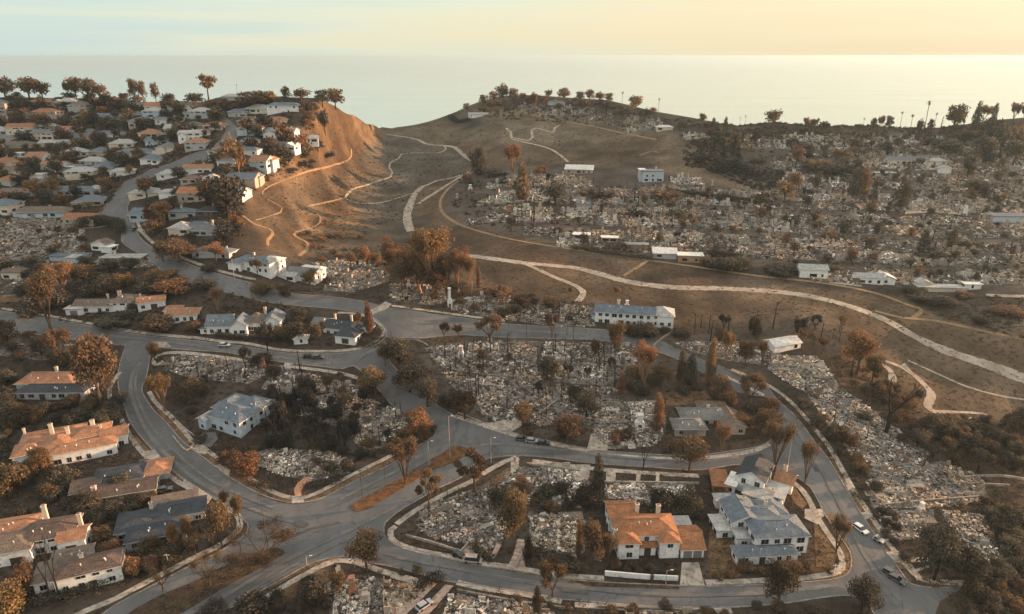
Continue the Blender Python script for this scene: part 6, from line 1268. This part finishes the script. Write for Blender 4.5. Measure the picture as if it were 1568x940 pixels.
# ------------------------------------------------------------------ undergrowth: shrubs and weeds nobody could count
UCOL = {'brown': (.105,.068,.040), 'orange': (.19,.092,.036), 'dark': (.068,.057,.043), 'rust': (.122,.076,.044), 'black': (.038,.034,.030), 'olive': (.08,.064,.04), 'dry': (.16,.115,.07), 'grey': (.11,.10,.09)}
bl = [o for o in list(COL.objects) if o.name.split('.')[0] == 'bush']
bl.sort(key=lambda o: -o['_px'])
drop = bl[285:]
for o in drop:
    sx, sy, sz = o.scale; c_, s_ = math.cos(o.rotation_euler[2]), math.sin(o.rotation_euler[2])
    for ch in list(o.children):
        if ch.name.split('.')[0] == 'foliage':
            n = len(ch.data.vertices); V = np.empty(n * 3, np.float32); ch.data.vertices.foreach_get('co', V); V = V.reshape(-1, 3).astype(float) * [sx, sy, sz]
            W_ = np.stack([V[:, 0] * c_ - V[:, 1] * s_ + o.location.x, V[:, 0] * s_ + V[:, 1] * c_ + o.location.y, V[:, 2] + o.location.z], 1)
            UV.append(W_.reshape(-1, 4, 3)); colr = ch.data.materials[0].name
            base = [UCOL[k] for k in LM if LM[k].name == colr][0]; cc = np.array(base) * (.6 + .8 * np.random.default_rng(n + int(o.location.x * 10) % 999).random((len(V) // 4, 1))); UC.append(cc)
        bpy.data.objects.remove(ch)
    AUTO[:] = [a_ for a_ in AUTO if a_[0] != o]; bpy.data.objects.remove(o)
for o in COL.objects:
    if '_px' in o: del o['_px']
def under(poly, n, cols, r0, r1, hk=.8, cover=True, skip=()):
    P_ = np.array(poly, float); lo, hi = P_.min(0), P_.max(0)
    q = lo + rng.random((n * 4, 2)) * (hi - lo); q = q[inpoly(q[:, 0], q[:, 1], P_)]
    bad = np.zeros(len(q), bool)
    for r_ in rd: bad |= inpoly(q[:, 0], q[:, 1], r_)
    for r_, _ in drives: bad |= inpoly(q[:, 0], q[:, 1], r_)
    for r_ in skip: bad |= inpoly(q[:, 0], q[:, 1], r_)
    q = q[~bad][:n]
    for u, v in q:
        p = PX(u, v)
        if cover and not clear_of(p, .6): continue
        s = scale_at(p); r = rng.uniform(r0, r1); k = int(np.clip(16 * (r / 1.0) ** 1.2 * (1.6 if s > 3.4 else 1), 7, 60)); ls = (.17 if s > 3.6 else .26 if s > 2.6 else .4) * (.8 + .3 * r)
        d = rng.normal(size=(k, 3)); d /= np.linalg.norm(d, axis=1)[:, None]; d[:, 2] = np.abs(d[:, 2]); c = np.array([p.x, p.y, p.z]) + d * (rng.random((k, 1)) ** .4) * [r, r * rng.uniform(.6, 1.2), r * hk]
        a_ = rng.normal(size=(k, 3)); a_ /= np.linalg.norm(a_, axis=1)[:, None]; b_ = np.cross(a_, d + rng.normal(size=(k, 3)) * .5); b_ /= np.linalg.norm(b_, axis=1)[:, None] + 1e-6
        UV.append(np.stack([c - a_ * ls, c - b_ * ls * .7, c + a_ * ls, c + b_ * ls * .7], 1)); UC.append(np.array(UCOL[cols[int(rng.integers(len(cols)))]]) * (.65 + .7 * rng.random((k, 1))))
DK = ['dark', 'brown', 'dark', 'rust', 'olive', 'black']
under([(0,165),(300,165),(335,180),(330,225),(250,262),(200,275),(140,340),(60,330),(0,330)], 1900, ['dark','rust','brown','orange','olive','grey','dark'], .7, 2.1, .95)
under([(370,165),(480,180),(495,225),(440,255),(380,300),(375,370),(300,400),(215,350),(215,290),(330,245),(370,215)], 600, ['dark','rust','brown','black','dark'], .8, 2.4, .9)
under([(0,400),(230,405),(330,430),(440,462),(470,470),(330,500),(0,478)], 700, DK, .6, 1.8, .8)
under([(90,470),(600,500),(580,535),(330,522),(90,495)], 420, DK, .5, 1.5, .8)
under([(0,510),(185,530),(180,600),(215,690),(330,770),(370,800),(355,830),(100,930),(0,940)], 1900, ['dark','dark','brown','olive','black','dark','rust'], .5, 1.6, .8)
under([(235,545),(560,575),(655,650),(640,670),(470,750),(400,745),(300,690),(240,620)], 1500, ['dark','black','brown','dark','black','rust'], .4, 1.3, .8)
under([(600,520),(1060,520),(1180,610),(1180,680),(900,685),(700,640),(610,560)], 1300, ['dark','black','brown','dark','brown','rust'], .4, 1.2, .7)
under([(610,835),(620,790),(780,706),(1185,722),(1300,860),(1040,895),(690,850)], 1100, ['dark','brown','dark','rust','black'], .35, 1.0, .7)
under([(1090,790),(1130,790),(1130,880),(1090,880)], 60, ['brown','rust'], .2, .5, .4)
under([(1185,600),(1290,540),(1420,640),(1568,650),(1568,960),(1480,950),(1400,880),(1340,800),(1250,680)], 1500, ['dark','brown','dark','rust','olive','brown'], .4, 1.4, .8, skip=[l_[0] for l_ in near_lots[14:19]])
under([(1500,780),(1568,790),(1568,1000),(1470,1000),(1480,905),(1540,880)], 700, ['dark','brown','olive'], .8, 2.0, .9)
under([(360,945),(520,862),(700,885),(1000,935),(1330,925),(1340,960),(300,990)], 600, ['dark','brown','black'], .4, 1.2, .8)
under([(470,385),(640,370),(720,440),(900,462),(910,500),(600,470),(480,440)], 700, ['rust','brown','dark','dark'], .4, 1.4, .8)
under(FARP, 2100, ['dark','black','brown','rust','dark','black'], .5, 1.9, .9)
under([(1010,180),(1568,190),(1568,250),(1400,235),(1050,215)], 700, ['dark','brown','rust','olive','dark'], 1.0, 2.6, .8)
under([(740,155),(930,158),(1010,180),(1010,200),(900,190),(740,180)], 300, ['dark','brown','rust'], 1.0, 2.4, .8)
under([(0,150),(300,160),(480,152),(490,172),(0,172)], 340, ['dark','brown','dark'], 1.2, 3.0, .9)
under([(1045,228),(1080,205),(1125,205),(1140,250),(1200,262),(1200,292),(1150,290),(1090,262),(1050,255)], 620, ['black','dark','black'], .9, 2.4, .9)
under([(380,330),(440,230),(490,170),(600,195),(560,240),(540,300),(470,390)], 260, ['brown','olive','brown'], .3, .9, .5)
under([(540,220),(640,215),(715,250),(630,330),(480,390),(480,330)], 900, ['olive','brown','brown'], .3, 1.0, .45)
under([(610,200),(760,155),(1000,190),(1080,240),(1000,255),(720,255)], 420, ['brown','dark','dry'], .4, 1.1, .5)
under([(700,320),(980,398),(1320,445),(1568,470),(1568,640),(1420,640),(1290,520),(1200,490),(900,460),(700,440)], 1100, ['brown','rust','dark','dry','brown'], .25, .8, .5)
under([(1380,450),(1568,455),(1568,520),(1420,480)], 260, ['dark','brown','dark'], .5, 1.6, .6)
under([(0,335),(130,350),(128,400),(0,400)], 240, ['dark','brown','rust','black'], .6, 1.6, .8)
under([(650,530),(985,530),(960,600),(890,655),(820,650),(690,590)], 420, ['black','dark','black','brown'], .3, 1.1, .8)
um, nt, b = new_mat('undergrowth_leaves', .85, .1)
a_ = nt.nodes.new('ShaderNodeVertexColor'); a_.layer_name = 'col'; nt.links.new(a_.outputs[0], b.inputs['Base Color'])
V = np.concatenate(UV); Cc = np.concatenate(UC); print('undergrowth quads', len(V))
o = link('undergrowth', quads_mesh('undergrowth', V, um, Cc)); o['kind'] = 'stuff'; o['label'] = 'dry undergrowth and weeds over the yards and hillsides'
# ------------------------------------------------------------------ cars, poles
PT = {}
for k, c in dict(white=(.55, .55, .54), black=(.02, .02, .022), blue=(.07, .11, .16), silver=(.28, .29, .30), grey=(.08, .085, .09), rusty=(.30, .25, .21)).items():
    m, nt, b = new_mat('car_paint_' + k, .35 if k != 'rusty' else .8, .5); b.inputs['Base Color'].default_value = (*c, 1); PT[k] = m
TY, nt, b = new_mat('tyre', .9, .1); b.inputs['Base Color'].default_value = (.015, .015, .015, 1)
LT, nt, b = new_mat('lamp_glass', .3, .5); b.inputs['Base Color'].default_value = (.5, .5, .48, 1)
def car(u, v, ang, col, label, van=False, L=4.6, dz=.08):
    p = PX(u, v); t = empty('van' if van else 'car', (p.x, p.y, H(p.x, p.y) + dz), R(ang)); tag(t, label, 'van' if van else 'car', 'vehicles parked along the streets')
    W_ = .92; h0, h1 = (.95, 1.95) if van else (.85, 1.42)
    prof = [(-L/2, .35), (-L/2 + .05, h0 - .1), (-L/2 + .35, h0), (L/2 - .5, h0 - .08), (L/2 - .05, h0 - .3), (L/2, .35)]
    mb = MB(); n = len(prof); V = [(x, -W_, z) for x, z in prof] + [(x, W_, z) for x, z in prof]
    mb.add(V, [tuple(range(n))[::-1], tuple(range(n, 2 * n))] + [(i, (i + 1) % n, n + (i + 1) % n, n + i) for i in range(n)])
    cab = [(-L/2 + .25, h0 - .05), (-L/2 + .6, h1), (L/2 - 2.0 if not van else L/2 - 1.3, h1), (L/2 - 1.15 if not van else L/2 - .6, h0 - .05)]
    V = [(x, -W_ + (.04 if z < h1 else .16), z) for x, z in cab] + [(x, W_ - (.04 if z < h1 else .16), z) for x, z in cab]
    mb2 = MB(); mb2.add(V, [(3, 2, 1, 0), (4, 5, 6, 7), (0, 1, 5, 4), (2, 3, 7, 6)]); mb.add([V[1], V[2], V[6], V[5]], [(0, 1, 2, 3)])
    body = mb.build('body', PT[col], t); mb2.build('window', GL, t)
    r = MB(); x0, x1 = cab[1][0] - .02, cab[2][0] + .02; r.box(x0, x1, -W_ + .14, W_ - .14, h1 - .02, h1 + .05); r.build('roof', PT[col], t)
    for sx in (-1, 1):
        for sy in (-1, 1):
            w = MB(); w.tube((sx * (L/2 - .85), sy * (W_ - .2), .33), (sx * (L/2 - .85), sy * (W_ + .03), .33), .33, .33, 12); w.build('wheel', TY, t)
    for sy in (-1, 1):
        w = MB(); w.box(L/2 - .1, L/2 + .03, sy * .65 - .16, sy * .65 + .16, .5, .66); w.build('headlight', LT, t)
    return t
car(1317, 812, -64, 'white', 'white car with dark windows driving on the right-hand street'); car(1345, 829, -50, 'silver', 'small pale silver car on the verge of the right-hand street', L=3.0, dz=.2)
car(1364, 880, -50, 'grey', 'dark grey car parked at the kerb near the lower right corner'); car(1372, 889, -50, 'grey', 'dark grey car behind the kerbside one near the lower right corner')
car(724, 861, -8, 'rusty', 'burned pale van parked at the foot of the pinkish drive', van=True, L=5.0, dz=.25); car(702, 852, -20, 'black', 'black charred car shell left of the burned van', L=3.4, dz=.2)
car(799, 674, -10, 'grey', 'dark grey car parked on the cross street, leftmost of three'); car(815, 677, -9, 'silver', 'silver car parked on the cross street, middle of three'); car(832, 680, -8, 'black', 'black car parked on the cross street, rightmost of three')
car(473, 548, 4, 'black', 'black car parked below the slate-roofed house'); car(487, 549, 4, 'grey', 'grey car just right of the black one below the slate-roofed house')
car(202, 330, 80, 'white', 'white car parked beside the uphill road bend', dz=.1); car(207, 352, 70, 'grey', 'grey car parked on the uphill road verge'); car(226, 346, 0, 'silver', 'silver car beside the uphill road under trees', dz=.2)
car(344, 530, -4, 'white', 'white car partly hidden below the steep-gabled house', dz=.1); car(252, 752, 20, 'grey', 'dark car in the paved yard of the brown-roofed house', dz=.2)
car(650, 930, 45, 'silver', 'silver car on the drive at the bottom edge', dz=.3); car(224, 711, 20, 'black', 'black car on the drive beside the rambling villa', dz=.3)
MP, nt, b = new_mat('galvanised_pole', .6, .4); b.inputs['Base Color'].default_value = (.30, .26, .22, 1)
WP_, nt, b = new_mat('weathered_pole', .9, .1); b.inputs['Base Color'].default_value = (.07, .05, .04, 1)
def lamp(u, v, hpx, label, mat=MP, arm=True, ang=0):
    p = PX(u, v); s = scale_at(p); dist = math.hypot(p.x, p.y); h = hpx / (s * dist / math.hypot(dist, CAMZ - p.z)); t = empty('street_lamp' if arm else 'pole', p, R(ang)); tag(t, label, 'street lamp' if arm else 'pole', 'street lamps and poles')
    mb = MB(); mb.tube((0, 0, -.2), (0, 0, h), .13, .075, 7); mb.build('post', mat, t)
    if arm:
        mb = MB(); mb.tube((0, 0, h - .1), (1.2, 0, h + .15), .05, .04, 5); mb.build('arm', mat, t)
        mb = MB(); mb.box(.95, 1.65, -.14, .14, h + .08, h + .22); mb.build('lamp_head', LT, t)
    else:
        mb = MB(); mb.box(-.7, .7, -.05, .05, h - .5, h - .36); mb.build('crossarm', mat, t)
for q in [(752,708,36,'tan lamp post at the mouth of the cross street'), (689,700,60,'tall tan lamp post at the upper tip of the planted island'), (657,713,36,'tan lamp post in the upper half of the planted island'), (591,752,42,'dark post in the lower half of the planted island',WP_,False), (555,762,42,'dark post at the lower tip of the planted island',WP_,False),
          (413,855,92,'tall thin dark pole rising past the big junction',WP_,False), (470,866,14,'short sign-like lamp on the kerb of the lower left street'), (258,864,16,'short white post by the lower left street hedge',WW,False), (1277,878,14,'short white post at the big white corner house',WW,False), (372,862,40,'thin dark pole among the bare street trees',WP_,False),
          (600,556,30,'dark pole at the top of the middle junction',WP_,False), (1019,897,22,'thin tan post before the low white wall'), (1205,720,66,'thin tan pole beside the poplars at the right street',MP,False), (457,600,46,'black burned utility pole on the lot under the bend',WP_,False), (724,556,40,'black utility pole left in the middle block',WP_,False),
          (797,570,40,'black utility pole in the centre of the middle block',WP_,False), (806,517,34,'leaning dark pole beside the upper street',WP_,False), (868,512,32,'leaning dark pole nearest the half-bare tree',WP_,False), (878,520,36,'dark pole at the right of the leaning ones',WP_,False), (1054,352+18,46,'thin dark utility pole in the far burned district',WP_,False),
          (1485,378,50,'tall thin pole in the right of the far burned district',WP_,False), (387,466,26,'thin dark pole by the street above the dormer house',WP_,False), (360,432,36,'pale thin pole before the blue-grey hipped house',MP,False)]:
    lamp(*q)
# fallen slim poles / gates / pillars
for u, v, h, lab in [(788,706,1.6,'pale stone gate pillar at the walk on the corner lot'), (1272,880,1.2,'white box at the right corner of the lower street'), (514,868,1.0,'dark gate post at the bottom left garden walk'), (998,889,1.7,'dark gate post in the gap of the low white wall')]:
    p = PX(u, v); mb = MB(); mb.box(-.35, .35, -.3, .3, -.3, h); mb.box(-.42, .42, -.37, .37, h, h + .15); o = mb.build('gate_pillar', WC if 'dark' not in lab else WP_); o.location = p; tag(o, lab, 'pillar')
# ------------------------------------------------------------------ labels for the many: what it looks like and which landmark it stands by
TX = [('the big road junction',(440,800)),('the planted road island',(630,735)),('the rubble field in the bend',(700,790)),('the stepped concrete walk',(790,850)),('the tall white chimney',(689,450)),('the dirt track fork',(830,410)),('the burned block in the middle',(800,560)),('the three parked cars',(815,670)),
      ('the wide concrete drive',(918,678)),('the curving street walk',(300,680)),('the charred thicket',(470,650)),('the round stone basin',(469,703)),('the lower left street',(200,900)),('the right-hand street top',(1190,610)),('the right-hand street',(1330,790)),('the pool on the right slope',(1520,738)),
      ('the right rubble band',(1330,670)),('the main dirt track end',(1540,560)),('the thin winding footpath',(480,310)),('the white path junction',(640,300)),('the saddle between the hills',(600,200)),('the hill zigzag path',(815,205)),('the dark oval tree',(733,250)),('the left tip of the far district',(700,310)),
      ('the dark hollow right of the hill',(1110,245)),('the right skyline',(1450,180)),('the open skyline saddle',(1300,200)),('the upper right corner',(1550,220)),('the far sandy mound',(1430,315)),('the far dark cone tree',(1380,295)),('the clipped hedge by the track',(1110,400)),('the perimeter track bend',(1400,478)),
      ('the middle left street',(200,520)),('the street loop',(575,505)),('the left edge lawn',(25,457)),('the left skyline',(120,140)),('the head of the sunlit spur',(515,150)),('the upper road curve',(355,200)),('the big spur tree',(350,300)),('the left edge of the hillside',(15,240)),('the bottom edge drive',(650,915)),('the low white street wall',(980,885)),('the brown side lawn',(1105,840)),('the far burned street',(1100,340)),('the left burned gully',(60,370)),('the orange grove',(660,400)),('the pale far side street',(1240,372))]
LM_ = {}
for n, u, v in LANDMARKS: LM_.setdefault(n, (u, v))
for n, (u, v) in TX: LM_.setdefault(n, (u, v))
names = list(LM_); pos = np.array([LM_[n] for n in names], float)
def direction(du, dv):
    a_ = math.degrees(math.atan2(-dv, du)) % 360
    return ['right of', 'up and right of', 'above', 'up and left of', 'left of', 'down and left of', 'below', 'down and right of'][int((a_ + 22.5) // 45) % 8]
groups = {}
for o, desc, u, v in AUTO + AUTOH:
    d = np.hypot(pos[:, 0] - u, (pos[:, 1] - v) * 1.3); i = int(np.argmin(d)); du, dv = u - pos[i, 0], v - pos[i, 1]
    if math.hypot(du, dv) < 5: rel = 'at'
    else: rel = direction(du, dv)
    groups.setdefault((desc, rel, names[i]), []).append((float(d[i]), o))
ORD = ['nearest', 'second', 'third', 'fourth', 'fifth', 'sixth', 'seventh', 'eighth', 'ninth', 'tenth', 'eleventh', 'twelfth', 'thirteenth', 'fourteenth', 'fifteenth', 'sixteenth', 'seventeenth', 'eighteenth', 'nineteenth', 'twentieth', 'twenty-first', 'twenty-second', 'twenty-third', 'twenty-fourth', 'twenty-fifth', 'twenty-sixth', 'twenty-seventh', 'twenty-eighth']
for (desc, rel, n), L in groups.items():
    L.sort(key=lambda t: t[0])
    for k, (_, o) in enumerate(L):
        pre = '' if len(L) == 1 else ORD[min(k, len(ORD) - 1)] + ' '
        lab = f'{pre}{desc} {rel} {n}'
        o['label'] = lab if len(lab.split()) <= 16 else lab.replace('tree with ball-like leaf clumps', 'clumpy tree').replace('upright thin-branched', 'thin').replace('open-crowned', 'open').replace('dark grey-green', 'dark').replace('half-bare tree', 'tree')

# ------------------------------------------------------------------ the air: thin even haze round land and sea
hz = bpy.data.materials.new('haze'); hz.use_nodes = True; hn = hz.node_tree; hn.nodes.clear()
ho = hn.nodes.new('ShaderNodeOutputMaterial'); hv = hn.nodes.new('ShaderNodeVolumePrincipled')
hv.inputs['Density'].default_value = 0.00007; hv.inputs['Color'].default_value = (.49, .655, .72, 1); hv.inputs['Anisotropy'].default_value = .3
hn.links.new(hv.outputs[0], ho.inputs['Volume'])
mb = MB(); mb.box(-40000, 40000, -900, 60000, -451, 131); hb = mb.build('haze', hz); hb['kind'] = 'stuff'; hb['label'] = 'thin pale haze over the sea and the far hills'
